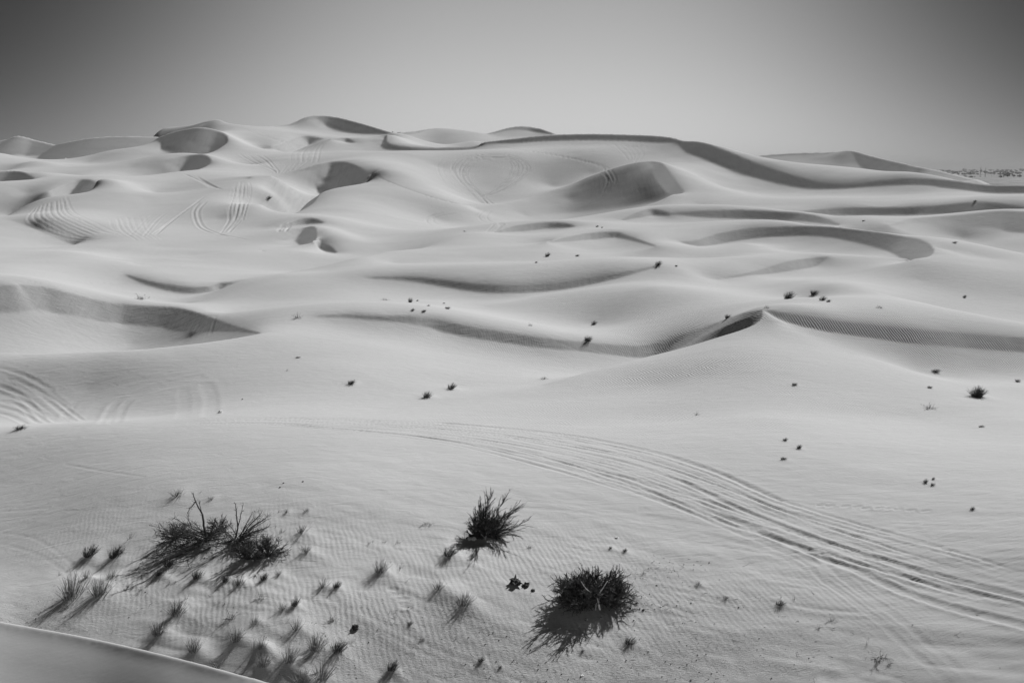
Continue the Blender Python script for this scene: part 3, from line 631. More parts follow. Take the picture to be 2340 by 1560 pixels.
np_=len(quads)+len(tri); me.polygons.add(np_)
st=np.concatenate([np.arange(len(quads))*4,quads.size+np.arange(len(tri))*3]).astype(np.int32)
me.polygons.foreach_set('loop_start',st); me.polygons.foreach_set('use_smooth',np.ones(np_,bool))
# where wind ripples and trampled crust lie (measured spots of the place)
def blob_field(spots):
    A=np.zeros(len(V3),np.float32)
    for x,y,rx,ry,rot,v in spots:
        dx=V3[:,0]-x; dy=V3[:,1]-y; c,s=math.cos(rot),math.sin(rot)
        A=np.maximum(A,v*np.exp(-(((dx*c+dy*s)/rx)**2+((-dx*s+dy*c)/ry)**2)))
    return A
for nm,sp in (('ripple',RIPPLES),('crust',CRUST),('ruts',RUTTED)):
    fld=blob_field([(*hit(px,py)[:2],rx,ry,rot,v) for px,py,rx,ry,rot,v in sp])
    at=me.attributes.new(nm,'FLOAT','POINT'); at.data.foreach_set('value',fld)
me.update(); me.validate()
ground=bpy.data.objects.new('sand_ground',me); sc.collection.objects.link(ground); ground['kind']='structure'
# sand material
sand=bpy.data.materials.new('sand'); sand.use_nodes=True; nt=sand.node_tree; nt.nodes.clear()
geo=nd(nt,'ShaderNodeNewGeometry'); L=nt.links.new
def attr(n): a=nd(nt,'ShaderNodeAttribute'); a.attribute_name=n; return a.outputs['Fac']
def noise(scale,vec=None,detail=3,rough=.55,dist=0):
    n=nd(nt,'ShaderNodeTexNoise'); n.inputs['Scale'].default_value=scale; n.inputs['Detail'].default_value=detail; n.inputs['Roughness'].default_value=rough; n.inputs['Distortion'].default_value=dist
    L(vec or geo.outputs['Position'],n.inputs['Vector']); return n.outputs['Fac']
def mapping(rot,scale):
    m=nd(nt,'ShaderNodeMapping'); m.inputs['Rotation'].default_value=rot; m.inputs['Scale'].default_value=scale; L(geo.outputs['Position'],m.inputs['Vector']); return m.outputs[0]
# avalanche streaks down the steep lee faces
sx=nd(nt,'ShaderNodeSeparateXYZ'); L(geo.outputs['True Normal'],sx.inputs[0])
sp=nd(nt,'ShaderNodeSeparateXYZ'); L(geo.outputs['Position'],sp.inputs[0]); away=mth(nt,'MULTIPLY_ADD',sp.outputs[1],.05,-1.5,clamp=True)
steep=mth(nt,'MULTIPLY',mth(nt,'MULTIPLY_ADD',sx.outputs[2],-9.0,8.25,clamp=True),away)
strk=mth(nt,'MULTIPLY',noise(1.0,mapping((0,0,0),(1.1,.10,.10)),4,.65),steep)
wave=nd(nt,'ShaderNodeTexWave'); wave.wave_type='BANDS'; wave.bands_direction='X'; wave.wave_profile='SIN'
wave.inputs['Scale'].default_value=1.1; wave.inputs['Distortion'].default_value=7.0; wave.inputs['Detail'].default_value=3.0; wave.inputs['Detail Scale'].default_value=.45; wave.inputs['Detail Roughness'].default_value=.6
L(mapping((0,0,math.radians(-16)),(1,1,1)),wave.inputs['Vector'])
n_b=noise(.09,detail=2)
rip=mth(nt,'MULTIPLY',mth(nt,'MULTIPLY',wave.outputs['Fac'],attr('ripple')),mth(nt,'MULTIPLY_ADD',n_b,3.2,-1.1,clamp=True))
crn=mth(nt,'MULTIPLY',noise(5.5,mapping((0,0,.5),(1,2.2,1)),5,.7,.6),attr('crust'))
fine=mth(nt,'MULTIPLY',mth(nt,'MULTIPLY_ADD',away,.8,.2),noise(7.0,mapping((0,0,.35),(1,2.5,1)),4,.6))
scour=noise(.45,mapping((0,0,.5),(1,2.6,1)),5,.62,.8)
rut=mth(nt,'MULTIPLY',noise(1.0,mapping((0,0,.2),(.6,3.0,1)),4,.6,.4),attr('ruts'))
hgt=mth(nt,'ADD',mth(nt,'ADD',mth(nt,'MULTIPLY',rip,.026),mth(nt,'MULTIPLY',crn,.09)),mth(nt,'ADD',mth(nt,'MULTIPLY',fine,.012),mth(nt,'ADD',mth(nt,'MULTIPLY',rut,.10),mth(nt,'ADD',mth(nt,'MULTIPLY',strk,.05),mth(nt,'MULTIPLY',mth(nt,'MULTIPLY',scour,away),.07)))))
bmp=nd(nt,'ShaderNodeBump'); bmp.inputs['Strength'].default_value=1.0; bmp.inputs['Distance'].default_value=1.0; L(hgt,bmp.inputs['Height'])
# colour: pale sand with coarser darker drifts
c1=noise(.035,mapping((0,0,.5),(1,2.6,1)),4,.6,.5); c2=noise(1.3,mapping((0,0,.5),(1,2.4,1)),4,.65)
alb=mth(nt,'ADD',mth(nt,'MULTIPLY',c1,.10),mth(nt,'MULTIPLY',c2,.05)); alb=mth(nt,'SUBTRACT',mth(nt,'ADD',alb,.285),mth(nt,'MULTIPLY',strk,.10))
alb=mth(nt,'SUBTRACT',alb,mth(nt,'MULTIPLY',mth(nt,'MULTIPLY',attr('crust'),noise(3.0,None,4,.7)),.16))
# gravel and scrub darken the flat plain beyond the dunes
dist=nd(nt,'ShaderNodeVectorMath',operation='LENGTH'); L(geo.outputs['Position'],dist.inputs[0])
plain=mth(nt,'MULTIPLY',mth(nt,'MULTIPLY_ADD',dist.outputs['Value'],.004,-4.2,clamp=True),mth(nt,'MULTIPLY_ADD',noise(.012,mapping((0,0,0),(1,.35,1)),4,.7),2.2,-.45,clamp=True))
alb=mth(nt,'MULTIPLY',alb,mth(nt,'MULTIPLY_ADD',plain,-.62,1.0))
cc=nd(nt,'ShaderNodeCombineColor'); [L(alb,cc.inputs[k]) for k in range(3)]
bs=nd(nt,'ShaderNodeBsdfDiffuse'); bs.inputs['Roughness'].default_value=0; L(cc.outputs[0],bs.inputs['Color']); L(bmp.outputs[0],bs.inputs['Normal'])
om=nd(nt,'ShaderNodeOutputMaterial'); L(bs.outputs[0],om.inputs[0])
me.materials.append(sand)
# ---------------------------------------------------------------- things
col=sc.collection
def grey(name,v,rough=.9,var=.0,trans=0):
    m=bpy.data.materials.new(name); m.use_nodes=True; n=m.node_tree; b=n.nodes['Principled BSDF']
    b.inputs['Roughness'].default_value=rough; b.inputs['Specular IOR Level'].default_value=.25
    if var:
        g_=nd(n,'ShaderNodeNewGeometry'); t=nd(n,'ShaderNodeTexNoise'); t.inputs['Scale'].default_value=6; t.inputs['Detail'].default_value=4
        n.links.new(g_.outputs['Position'],t.inputs['Vector']); a=mth(n,'MULTIPLY_ADD',t.outputs['Fac'],var*2,v-var)
        oi=nd(n,'ShaderNodeObjectInfo'); a=mth(n,'MULTIPLY',a,mth(n,'MULTIPLY_ADD',oi.outputs['Random'],.5,.75))
        c=nd(n,'ShaderNodeCombineColor'); [n.links.new(a,c.inputs[i]) for i in range(3)]; n.links.new(c.outputs[0],b.inputs['Base Color'])
    else: b.inputs['Base Color'].default_value=(v,v,v,1)
    return m
M_grass=grey('grass_blades',.14,.85,.04); M_dark=grey('dark_foliage',.06,.9,.02); M_dry=grey('dry_stems',.2,.9,.06)
M_wood=grey('dead_wood',.06,.9,.03); M_pale=grey('bleached_wood',.55,.8,.12); M_clod=grey('root_clod',.04,.95,.02)
M_stone=grey('pale_stone',.75,.8,.1); M_dstone=grey('dark_stone',.06,.9,.02)
M_tree=grey('far_tree_crown',.06,.9,.02); M_wall=grey('far_wall',.5,.9,.08); M_metal=grey('mast_metal',.15,.6); M_glass=grey('dark_window',.05,.4)
def mesh(name,V,Fc,mat,smooth=False):
    m=bpy.data.meshes.new(name); m.from_pydata([tuple(v) for v in V],[],[tuple(f) for f in Fc]); m.materials.append(mat)
    if smooth: m.polygons.foreach_set('use_smooth',[True]*len(m.polygons))
    m.update(); return m
def link(name,me_,parent=None):
    o=bpy.data.objects.new(name,me_); col.objects.link(o); o.parent=parent; return o
def tag(o,label,cat,group=None):
    o['label']=label; o['category']=cat
    if group: o['group']=group
    return o
lnr_f=lr; 
def place(px,py):
    """point of the finished sheet seen at a photo point"""
    a,t=survey(px,py); c=ia0+int(round((a-azc[0])/DA)); k0=np.searchsorted(lr,math.log(22)); z=H[k0:ilf,c]; ray=CAMZ+RR[k0:ilf]*t
    k=k0+int(np.argmax(z>=ray)); r=RR[k]; return Vector((r*math.sin(a),r*math.cos(a),float(H[k,c]))),math.hypot(r,CAMZ-H[k,c])/F
class Geo:
    def __init__(s): s.V=[]; s.F=[]
    def ribbon(s,pts,w0,w1,rng_):
        """thin tapering leaf or twig along pts"""
        n=len(pts); d=rng_.normal(size=2); d/=np.linalg.norm(d); side=np.array([d[0],d[1],.2]); b=len(s.V)
        for i,p in enumerate(pts):
            w=w0+(w1-w0)*i/(n-1); s.V+= [p-side*w/2,p+side*w/2]
        for i in range(n-1): s.F.append((b+2*i,b+2*i+1,b+2*i+3,b+2*i+2))
    def tube(s,pts,r0,r1,k=5):
        n=len(pts); b=len(s.V)
        for i,p in enumerate(pts):
            t=pts[min(i+1,n-1)]-pts[max(i-1,0)]; t=t/(np.linalg.norm(t)+1e-9); u=np.cross(t,[.3,.5,.81]); u/=np.linalg.norm(u)+1e-9; v=np.cross(t,u); r=r0+(r1-r0)*i/(n-1)
            for q in range(k):
                a=2*math.pi*q/k; s.V.append(p+(u*math.cos(a)+v*math.sin(a))*r)
        for i in range(n-1):
            for q in range(k): s.F.append((b+i*k+q,b+i*k+(q+1)%k,b+(i+1)*k+(q+1)%k,b+(i+1)*k+q))
        s.F.append(tuple(b+(n-1)*k+q for q in range(k)))
    def mesh(s,name,mat): return mesh(name,s.V,s.F,mat)
def arc(p,d,L_,n,rg,wob=.1,up=0.,droop=0.):
    d=np.array(d,float); d/=np.linalg.norm(d); o=[np.array(p,float)]
    for i in range(n):
        d=d+rg.normal(size=3)*wob+np.array([0,0,up-droop*i/n]); d/=np.linalg.norm(d); o.append(o[-1]+d*L_/n)
    return o
def tuft(name,n,seed,spread=.5,w=.02,mat=None,lean=.12,fine=0):
    rg=np.random.default_rng(seed); g=Geo()
    for i in range(n):
        a=rg.uniform(0,6.283); q=rg.random()**.7; x,y=.22*q*math.cos(a),.22*q*math.sin(a); tilt=spread*q+rg.normal()*.08
        L_=(1-.35*q)*rg.uniform(.55,1.08)
        pts=arc((x,y,-.03),(math.cos(a)*tilt+lean,math.sin(a)*tilt,1),L_,4,rg,.05,0,.10)
        g.ribbon(pts,w,w*.25,rg)
        for k in range(fine):
            j=rg.integers(1,4); pt=arc(pts[j],(pts[j]-pts[j-1])+rg.normal(size=3)*.12,L_*.3,2,rg,.1); g.ribbon(pt,w*.6,w*.2,rg)
    return g.mesh(name,mat)
def weed(name,n,seed,mat,w=.03):
    rg=np.random.default_rng(seed); g=Geo()
    for i in range(n):
        a=rg.uniform(0,6.283); L_=rg.uniform(.25,.6); pts=arc((rg.normal()*.15,rg.normal()*.1,0),(math.cos(a),math.sin(a)*.5,rg.uniform(.2,1.1)),L_,4,rg,.22,0,.2); g.ribbon(pts,w,w*.4,rg)
        for k in range(3): j=rg.integers(1,5); g.ribbon(arc(pts[j],rg.normal(size=3)*[1,1,.7]+[0,0,.4],L_*.4,2,rg,.2),w*.7,w*.3,rg)
    return g.mesh(name,mat)
def clod(name,seed,mat,amp=.35):
    rg=np.random.default_rng(seed); V=[];Fc=[]; nu_,nv_=12,7
    for j in range(nv_):
        for i in range(nu_):
            th=math.pi*(j+.5)/nv_; ph=2*math.pi*i/nu_; r=.5*(1+amp*rg.normal()*.5); V.append((r*math.sin(th)*math.cos(ph),r*math.sin(th)*math.sin(ph),.38+r*.9*math.cos(th)))
    for j in range(nv_-1):
        for i in range(nu_): Fc.append((j*nu_+i,j*nu_+(i+1)%nu_,(j+1)*nu_+(i+1)%nu_,(j+1)*nu_+i))
    Fc.append(tuple(range(nu_))[::-1]); Fc.append(tuple((nv_-1)*nu_+i for i in range(nu_)))
    return mesh(name,V,Fc,mat)
PROT={'g':[tuft('grass_blades',46,s,.5,.024,M_grass) for s in (1,2,3)],
 'G':[tuft('grass_blades',105,s,.5,.018,M_grass,.12,1) for s in (11,12,13,14)],
 's':[tuft('grass_blades',16,s,.5,.03,M_dry) for s in (21,22,23)],
 'b':[tuft('grass_blades',120,s,.5,.026,M_dark,.32,1) for s in (31,32,33)],
 'B':[tuft('grass_blades',320,s,.8,.022,M_dark,.05,1) for s in (41,)],
 'd':[weed('stems',26,s,M_dry) for s in (51,52,53)],
 'c':[clod('root_clod',s,M_clod,.8) for s in (61,62)]}
KIND={'g':('grass_tuft','grass tuft'),'G':('grass_tuft','grass tuft'),'s':('grass_sprig','grass sprig'),'b':('grass_tuft','grass tuft'),'B':('grass_tuft','grass tuft'),'d':('dry_weed','dry weed'),'c':('root_clod','root clod')}
GRP={'g':'grass tufts scattered over the sand','G':'grass tufts scattered over the sand','b':'grass tufts scattered over the sand','B':'grass tufts scattered over the sand','s':'sparse grass sprigs on the sand','d':'dry weeds on the sand','c':'dark root clods on the sand'}
for i,(k,px,py,h_,w_,lab) in enumerate(PLANTS):
    p,s=place(px,py); mm=PROT[k][i%len(PROT[k])]; nm,cat=KIND[k]
    o=link(nm,mm); o.location=p-Vector((0,0,.02)); o.rotation_euler=(0,0,rng.uniform(-.5,.5) if k in 'gGsbBd' else rng.uniform(0,6))
    hh=h_*s*.95; ww=w_*s*.85; o.scale=(ww*(1.25 if k not in 'dc' else 1.0),ww*(1.25 if k not in 'dc' else 1.0),hh*(1.9 if k=='d' else 1))
    tag(o,lab,cat,GRP[k])
for i,(px,py,h_,w_,kd,lab) in enumerate(STONES):
    p,s=place(px,py); o=link('pebble' if 'litter' not in lab else 'litter_scrap',clod('pebble',80+i,M_stone if kd=='white' else M_dstone,.5)); o.location=p-Vector((0,0,.02)); o.scale=(w_*s,w_*s*.8,h_*s*.9); o.rotation_euler=(0,0,i)
    tag(o,lab,'litter' if 'litter' in lab else 'stone','pebbles and clods on the sand')
# ------------------------------------------------ the four large shrubs
def empty(name,loc): o=bpy.data.objects.new(name,None); col.objects.link(o); o.location=loc; o.empty_display_size=.3; return o
def spray(gt,gf,base,d,L_,r0,rg,wob=.09,twigs=10,leaf=5,up=.02,tw=.35,lw=.012,spread=.5,n=7):
    """one limb: tapering stem in gt, side twigs and fine leaf shoots in gf"""
    pts=arc(base,d,L_,n,rg,wob,up); gt.tube(pts,r0,r0*.3,5)
    for k in range(twigs):
        j=int(rg.integers(2,n+1)); dd=pts[j]-pts[j-1]; dd/=np.linalg.norm(dd)
        tp=arc(pts[j],dd+rg.normal(size=3)*spread,L_*tw*rg.uniform(.5,1.1),4,rg,wob*1.3,up); gf.tube(tp,lw*1.0,lw*.35,3)
        for q in range(leaf):
            jj=int(rg.integers(1,5)); e=tp[jj]-tp[jj-1]; e/=np.linalg.norm(e)
            gf.ribbon(arc(tp[jj],e+rg.normal(size=3)*spread*.7,L_*tw*.32*rg.uniform(.5,1.2),2,rg,wob,up),lw,lw*.35,rg)
    return pts
def shrub(name,px,py,label,cat,build,group=None):
    p,s=place(px,py); e=empty(name,p); tag(e,label,cat,group); build(e,s); return e
# windswept green shrub, centre
def b_green(e,s):
    rg=np.random.default_rng(5); gt,gf,gp=Geo(),Geo(),Geo(); K=s
    limbs=[(-.35,45),(-.2,62),(-.05,74),(.05,84),(.15,100),(.25,112),(.32,108),(.4,92),(.5,100),(.62,112),(.7,90),(.85,104),(.95,112),(1.1,104),(1.25,92),(1.4,70),(1.1,70),(.8,60),(.0,60),(.3,65),(.55,64),(-.5,40),(-.6,36),(1.35,54),(1.2,84),(.2,74),(.45,76),(.68,76)]
    for i,(t,L_) in enumerate(limbs):
        for r_ in range(3):
            L2=L_*K*rg.uniform(.55,1.03); th=t+rg.normal()*.06
            spray(gt,gf,(rg.normal()*.12+ .1*i/28,rg.normal()*.12,-.05),(math.sin(th),rg.normal()*.28,max(.12,math.cos(th))),L2,.02,rg,.05,16,12,.01,.34,.018,.30)
    tr=arc((-.55,-.1,-.1),(.6,.1,.5),1.0,5,rg,.12); gt.tube(tr,.14,.06,7); gt.tube(arc((-.3,0,-.05),(-.5,0,.35),.7,5,rg,.2),.10,.04,6)
    for d in ((.35,-.3,.9),(.1,-.3,.75),(-.2,-.3,.9)): gp=Geo(); gp.tube(arc((.45,-.35,-.02),d,.5,5,rg,.14),.018,.008,5); link('bare_branch',gp.mesh('bare_branch',M_pale),e)
    for q in (gt,gf): q.V=[v*np.array((1.05,1,.76)) for v in q.V]
    link('stem',gt.mesh('stem',M_wood),e); link('foliage',gf.mesh('foliage',M_dark),e)
    for x in (-.45,-.22): 
        o=link('root_lump',clod('root_lump',int(90+x*50),M_pale,.4),e); o.location=(x,-.45,0); o.scale=(.3,.25,.2)
shrub('green_shrub',1092,1230,'windswept feathery dark shrub fanning to the right in the middle foreground','shrub',b_green,'large living shrubs')
# dense rounded bush, right of centre
def b_dense(e,s):
    rg=np.random.default_rng(8); gt,gf,gp=Geo(),Geo(),Geo()
    for i in range(170):
        a=rg.uniform(0,6.283); q=rg.random()**.5; th=q*1.42; L_=(78-16*(q<.35))*s*rg.uniform(.6,1.02)*(1.1 if math.cos(a)<-.3 else 1)
        spray(gt,gf,(rg.normal()*.15,rg.normal()*.15,0),(math.cos(a)*math.sin(th)*1.15,math.sin(a)*math.sin(th)*.55,math.cos(th)*.62+.05),L_*.93,.02,rg,.08,14,14,.0,.32,.026,.6,6)
    for i in range(7):  # raised tuft, upper left
        spray(gt,gf,(-.75,.1,.9),(-.1+rg.normal()*.2,0,1),22*s*rg.uniform(.7,1.1),.015,rg,.08,8,6,.0,.35,.014,.3,5)
    for i in range(14): spray(gt,gf,(-.9,-.1,.0),(-1,rg.normal()*.3,.12+rg.random()*.2),44*s*rg.uniform(.5,1),.02,rg,.1,8,7,-.01,.3,.016,.5,5)
    for a_,b_,c_,n_,w_,q0,q1 in (((.12,-.95,-.03),(-.2,.1,.95),.62,5,.07,.055,.035),((.10,-.95,.85),(.5,0,.9),.75,5,.13,.035,.018),((-.35,-.9,.85),(-.6,0,.5),.8,5,.1,.028,.012),((-.1,-1.0,-.03),(0,.05,.9),.4,4,.1,.018,.01)):
        gp=Geo(); gp.tube(arc(a_,b_,c_,n_,rg,w_),q0,q1,6); link('bare_branch',gp.mesh('bare_branch',M_pale),e)
    link('stem',gt.mesh('stem',M_wood),e); link('foliage',gf.mesh('foliage',M_dark),e)
shrub('dense_bush',1362,1374,'dense rounded black bush with pale bare trunk showing, right of centre','shrub',b_dense,'large living shrubs')
# dead shrubs, left
def dead_limb(g,base,pts2,r0,r1,s,rg,twigs,tl,depth=0.):
    """woody limb through offsets (in photo points right / up) from the foot"""
    P_=[np.array((x*s,depth+ (i*.02),y*s)) for i,(x,y) in enumerate(pts2)]
    o=[]
    for i in range(len(P_)-1):
        for t in np.linspace(0,1,3,endpoint=False): o.append(P_[i]*(1-t)+P_[i+1]*t+rg.normal(size=3)*.012)
    o.append(P_[-1]); g.tube(o,r0,r1,6)
    for k in range(twigs):
        j=int(rg.integers(1,len(o))); d=o[j]-o[j-1]; d/=np.linalg.norm(d)+1e-9
        tp=arc(o[j],d+rg.normal(size=3)*.8,tl*s*rg.uniform(.4,1.1),4,rg,.24,.03); g.tube(tp,r1*.8,r1*.25,4)
        for q in range(3):
            jj=int(rg.integers(1,5)); g.ribbon(arc(tp[jj],rg.normal(size=3)+(tp[jj]-tp[jj-1])*6,tl*.4*s*rg.uniform(.4,1),3,rg,.25,.03),.012,.005,rg)
def b_dead1(e,s):
    rg=np.random.default_rng(9); g,gf,gp=Geo(),Geo(),Geo()
    dead_limb(g,0,[(2,0),(-2,35),(-4,60),(-12,76),(-18,90),(-22,104)],.075,.02,s,rg,16,12)
    dead_limb(g,0,[(-18,88),(-30,74),(-36,62)],.03,.014,s,rg,10,12)
    dead_limb(g,0,[(-4,60),(-8,80),(-10,92)],.025,.012,s,rg,6,8)
    dead_limb(g,0,[(-28,30),(-34,50),(-36,66)],.025,.012,s,rg,8,12)
    for L_,a,n in ((98,2.85,26),(85,2.65,24),(80,2.95,26),(48,2.3,18),(96,3.05,26),(70,2.75,22),(55,.5,18),(45,.8,14),(58,.25,14),(78,3.1,20),(40,1.3,10),(62,.1,14)):
        for r_ in range(2):
            aa=a+rg.normal()*.08; bx=rg.normal()*6-4
            dead_limb(g,0,[(bx,rg.uniform(0,10)),(bx+math.cos(aa)*L_*.5,8+max(math.sin(aa),.02)*L_*.42),(bx+math.cos(aa)*L_,10+max(math.sin(aa),.0)*L_*.75)],.035,.012,s,rg,n,20,rg.normal()*.45)
    for k in range(170):
        x=rg.uniform(-88,45)*s; tp=arc((x,rg.normal()*.6,.05),(rg.normal()-.3,rg.normal(),.45),rg.uniform(.5,1.2),4,rg,.2); g.tube(tp,.016,.006,3)
        for q in range(3): g.ribbon(arc(tp[q+1],tp[q+1]-tp[q]+rg.normal(size=3)*.12,.45,3,rg,.15),.014,.005,rg)
    # branches lying on the sand towards the lower left
    for a,b_,c in (((-25,-2),(-70,-22),(-118,-40)),((-5,-12),(-50,-34),(-98,-52)),((20,-14),(-20,-34),(-60,-50)),((0,-2),(-40,-18),(-80,-30))):
        pts=[]; 
        for q in (a,b_,c):
            pw,_=place(462+q[0],1238-q[1]); pts.append(np.array(pw-e.location)+[0,0,.06])
        oo=[pts[0]*(1-t)+pts[1]*t for t in (0,.33,.66)]+[pts[1]*(1-t)+pts[2]*t for t in (0,.33,.66,1)]; gf.tube(oo,.05,.015,6)
        for k in range(26):
            j=int(rg.integers(0,len(oo))); tp=arc(oo[j],rg.normal(size=3)*[1,1,.35]+[-.6,-.4,.15],.55*rg.uniform(.4,1.1),4,rg,.25); gf.tube(tp,.014,.005,3)
            gf.ribbon(arc(tp[2],rg.normal(size=3)*[1,1,.4],.25,3,rg,.25),.013,.005,rg)
    for x,z in ((-28,12),(-5,-2),(-50,6)): gp=Geo(); gp.tube(arc((x*s,-.5,z*s*.5),(.5,0,.8),.4,3,rg,.1),.022,.012,5); link('bleached_branch',gp.mesh('bleached_branch',M_pale),e)
    link('trunk',g.mesh('trunk',M_wood),e); o=link('fallen_branch',gf.mesh('fallen_branch',M_wood),e); o['label']='dead branches lying flat on the sand'
shrub('dead_shrub',470,1238,'leafless dead shrub with the tallest bare upright branch, left foreground','dead shrub',b_dead1,'dead shrubs in the left foreground')
def b_dead2(e,s):
    rg=np.random.default_rng(19); g,gf=Geo(),Geo()
    dead_limb(g,0,[(-55,-14),(-30,-4),(-8,6),(0,30),(-2,60),(-3,84)],.075,.02,s,rg,20,12)
    dead_limb(g,0,[(0,34),(8,60),(14,86)],.03,.012,s,rg,12,10)
    for L_,a,n in ((80,.6,26),(85,.75,26),(64,.4,22),(74,.9,22),(60,.3,20),(58,1.1,16),(60,.15,16),(50,2.5,14),(44,2.2,12)):
        for r_ in range(2):
            aa=a+rg.normal()*.08; dead_limb(g,0,[(0,rg.uniform(0,12)),(math.cos(aa)*L_*.5,10+math.sin(aa)*L_*.45),(math.cos(aa)*L_,10+math.sin(aa)*L_*.85)],.03,.011,s,rg,n,18,rg.normal()*.35)
    for k in range(150):
        x=rg.uniform(-25,75)*s; tp=arc((x,rg.normal()*.5,.0),(rg.normal(),rg.normal()-.3,.3),.7,4,rg,.3); gf.tube(tp,.014,.006,3)
        for q in range(4): gf.ribbon(arc(tp[q],rg.normal(size=3),.28,3,rg,.3),.015,.006,rg)
    link('trunk',g.mesh('trunk',M_wood),e); link('twigs',gf.mesh('twigs',M_wood),e)
shrub('dead_shrub',545,1238,'leafless shrub with two thin upright forks, right of the tallest dead branch','dead shrub',b_dead2,'dead shrubs in the left foreground')
def b_round(e,s,n=60,L0_=42,seed=29):
    rg=np.random.default_rng(seed); gt,gf=Geo(),Geo()
    for i in range(n):
        a=rg.uniform(0,6.283); th=rg.random()**.5*1.35
        spray(gt,gf,(rg.normal()*.08,rg.normal()*.08,0),(math.cos(a)*math.sin(th),math.sin(a)*math.sin(th)*.8,math.cos(th)),L0_*s*rg.uniform(.6,1),.015,rg,.08,12,9,0,.36,.013,.45,5)
    link('stem',gt.mesh('stem',M_wood),e); link('foliage',gf.mesh('foliage',M_dark),e)
shrub('round_bush',612,1270,'dense little round bush at the right end of the dead shrubs','bush',b_round,'low bushes under the dead shrubs')
shrub('round_bush',568,1278,'low dark bush half hidden below the right dead shrub','bush',lambda e,s:b_round(e,s,50,36,31),'low bushes under the dead shrubs')
shrub('low_bush',500,1212,'small dark bush behind the trunks of the dead shrubs','bush',lambda e,s:b_round(e,s,34,30,33),'low bushes under the dead shrubs')
shrub('low_bush',400,1232,'matted dark bush at the left end of the dead shrubs','bush',lambda e,s:b_round(e,s,40,36,35),'low bushes under the dead shrubs')
# ------------------------------------------------ loose debris nobody could count
rd=np.random.default_rng(101); g=Geo()
for px,py,rx,ry,rot,v in CRUST+[(1440,1390,2,1,0,1),(1520,1300,3,1,0,.6),(700,1500,6,3,0,.4),(300,1400,6,3,0,.4),(1600,1450,6,3,0,.4)]:
    x0,y0,_,r0=hit(px,py)
    for k in range(int(70*v)):
        x=x0+rd.normal()*rx*.5; y=y0+rd.normal()*ry*.5; a=math.atan2(x,y); r=math.hypot(x,y)
        c=ia0+int(round((a-azc[0])/DA)); kk=int(np.searchsorted(lr,math.log(r)))
        if not (5<c<len(ring)-5): continue
        p=np.array((x,y,float(H[kk,c]))); q=rd.uniform(.012,.05)
        if rd.random()<.45:
            g.tube(arc(p+[0,0,.01],rd.normal(size=3)*[1,1,.12],rd.uniform(.1,.4),3,rd,.3),.008,.004,3)
        else:
            b=len(g.V); g.V+= [p+np.array(u)*q*rd.uniform(.6,1.3) for u in ((1,0,0),(-.5,.9,0),(-.5,-.9,0),(0,0,1.2))]; g.F+=[(b,b+1,b+3),(b+1,b+2,b+3),(b+2,b,b+3)]
db=link('sand_debris',g.mesh('sand_debris',M_clod)); db['kind']='stuff'
# ------------------------------------------------ the hazy plain at far right
def far(px,py): a,t=survey(px,py); r=(CAMZ+6.0)/-t; return Vector((r*math.sin(a),r*math.cos(a),-6.0)),r/F
def crown_mesh(seed):
    rg=np.random.default_rng(seed); V=[];Fc=[]
    cl=[(rg.normal()*.22,rg.normal()*.22,.62+rg.normal()*.15,rg.uniform(.16,.3)) for _ in range(9)]
    for x,y,z,r in cl:
        for k in range(90):
            d=rg.normal(size=3); d/=np.linalg.norm(d); c=np.array([x,y,z])+d*r*rg.uniform(.6,1.05); u=rg.normal(size=3)*.055; v=rg.normal(size=3)*.055; b=len(V); V+= [c-u,c+v,c+u]; Fc.append((b,b+1,b+2))
    return mesh('crown',V,Fc,M_tree)
CR=[crown_mesh(s) for s in (1,2,3)]; g=Geo(); g.tube([np.array((0,0,0.)),np.array((.02,0,.3)),np.array((0,.02,.6))],.04,.02,6); g.tube([np.array((0,0,.3)),np.array((.15,0,.6))],.02,.01,5); TR=g.mesh('trunk',M_wood)
far_trees=[(2302,406,9,14,'darkest and largest tree on the far plain'),(2316,406,6,8,'small dark tree right of the largest one on the plain'),(2287,407,5,7,'small dark tree left of the largest one on the plain'),(2330,406,5,10,'low dark tree near the right frame edge on the plain'),
 (2206,405,3,8,'low bush where the plain meets the dune flank'),(2220,406,3,9,'second low bush along the dune flank')]
rt=np.random.default_rng(77)
for i in range(64): far_trees.append((rt.uniform(2140,2338),rt.uniform(390.5,401.5),rt.uniform(2.5,5),rt.uniform(5,11),'hazy grey tree among many on the distant plain'))
for i,(px,py,h_,w_,lab) in enumerate(far_trees):
    p,s=far(px,py); e=empty('far_tree',p); tag(e,lab,'tree','trees on the hazy far plain'); e.scale=(w_*s,w_*s,h_*s)
    link('trunk',TR,e); link('crown',CR[i%3],e)
def box(V,Fc,x0,x1,y0,y1,z0,z1):
    b=len(V); V+= [(x,y,z) for z in (z0,z1) for y in (y0,y1) for x in (x0,x1)]; Fc+=[(b,b+2,b+3,b+1),(b+4,b+5,b+7,b+6),(b,b+1,b+5,b+4),(b+1,b+3,b+7,b+5),(b+3,b+2,b+6,b+7),(b+2,b,b+4,b+6)]
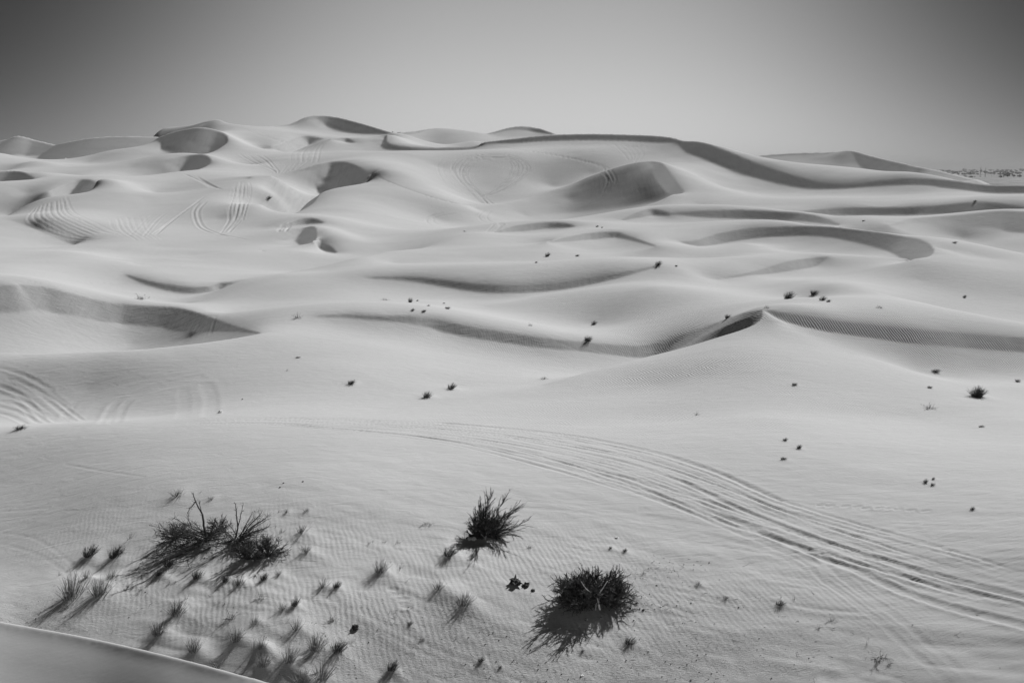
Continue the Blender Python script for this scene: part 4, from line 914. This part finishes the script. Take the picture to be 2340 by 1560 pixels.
for i,(px,py,w_,h_,lab) in enumerate([(2203,399,10,3,'long low pale building left of the lattice mast on the plain'),(2224,398,7,3,'small pale building with trees beside it on the plain'),(2262,397,12,3,'long pale shed right of the lattice mast'),(2180,396,6,2.5,'faint low building nearest the dune flank'),(2296,397,9,3.4,'pale block behind the largest tree on the plain')]):
    p,s=far(px,py); e=empty('far_building',p); tag(e,lab,'building','low buildings on the far plain'); W_=w_*s; Hh=h_*s
    V=[];Fc=[]; box(V,Fc,-W_/2,W_/2,-4,4,0,Hh); link('wall',mesh('wall',V,Fc,M_wall),e)
    V=[];Fc=[]; box(V,Fc,-W_/2-.4,W_/2+.4,-4.4,4.4,Hh,Hh+.5); link('roof',mesh('roof',V,Fc,M_wall),e)
    for k in range(3):
        V=[];Fc=[]; x=-W_/2+W_*(k+.5)/3; box(V,Fc,x-.9,x+.9,-4.08,-4.003,Hh*.35,Hh*.7); link('window',mesh('window',V,Fc,M_glass),e)
for px,py,h_,lab,lat in ((2240,405,21,'tall lattice mast on the far plain',1),(2251,405,19,'thinner pale mast right of the lattice mast',1),(2329,404,15,'lamp pole near the right frame edge on the plain',0),(2266,404,9,'short pole between the mast and the largest tree',0),(2293,405,7,'short pole just left of the largest tree on the plain',0)):
    p,s=far(px,py); e=empty('mast' if lat else 'pole',p); tag(e,lab,'mast' if lat else 'pole','masts and poles on the far plain'); Hh=h_*s; g=Geo(); ww=1.3 if lat else .25
    if lat:
        for sx in (-1,1):
            for sy in (-1,1): g.tube([np.array((sx*ww,sy*ww,0.)),np.array((sx*.3,sy*.3,Hh))],.16,.1,4)
        for k in range(9):
            z0=Hh*k/9; z1=Hh*(k+1)/9; a0=ww+(.3-ww)*k/9; a1=ww+(.3-ww)*(k+1)/9
            for sy in (-1,1): g.tube([np.array((-a0,sy*a0,z0)),np.array((a1,sy*a1,z1))],.09,.09,3); g.tube([np.array((a0,sy*a0,z0)),np.array((-a1,sy*a1,z1))],.09,.09,3)
        link('lattice',g.mesh('lattice',M_metal),e); g2=Geo(); g2.tube([np.array((-1.6,0,Hh*.82)),np.array((1.6,0,Hh*.82))],.3,.3,4); g2.tube([np.array((-1.2,0,Hh*.7)),np.array((1.2,0,Hh*.7))],.3,.3,4); link('antenna',g2.mesh('antenna',M_metal),e)
    else:
        g.tube([np.array((0,0,0.)),np.array((0,0,Hh))],.3,.2,6); link('shaft',g.mesh('shaft',M_metal),e); g2=Geo(); g2.tube([np.array((-1.4,0,Hh-.3)),np.array((1.4,0,Hh-.3))],.2,.2,4); link('crossarm',g2.mesh('crossarm',M_metal),e)
# ------------------------------------------------ dusty desert air
V=[];Fc=[]; box(V,Fc,-14600,14600,-14600,14600,-12,90)
hz=bpy.data.materials.new('haze_air'); hz.use_nodes=True; n=hz.node_tree; n.nodes.clear(); pv=nd(n,'ShaderNodeVolumePrincipled'); pv.inputs['Color'].default_value=(.42,.42,.42,1); pv.inputs['Density'].default_value=HAZE; pv.inputs['Anisotropy'].default_value=.1
n.links.new(pv.outputs[0],nd(n,'ShaderNodeOutputMaterial').inputs['Volume'])
ho=link('haze',mesh('haze',V,Fc,hz)); ho['kind']='stuff'
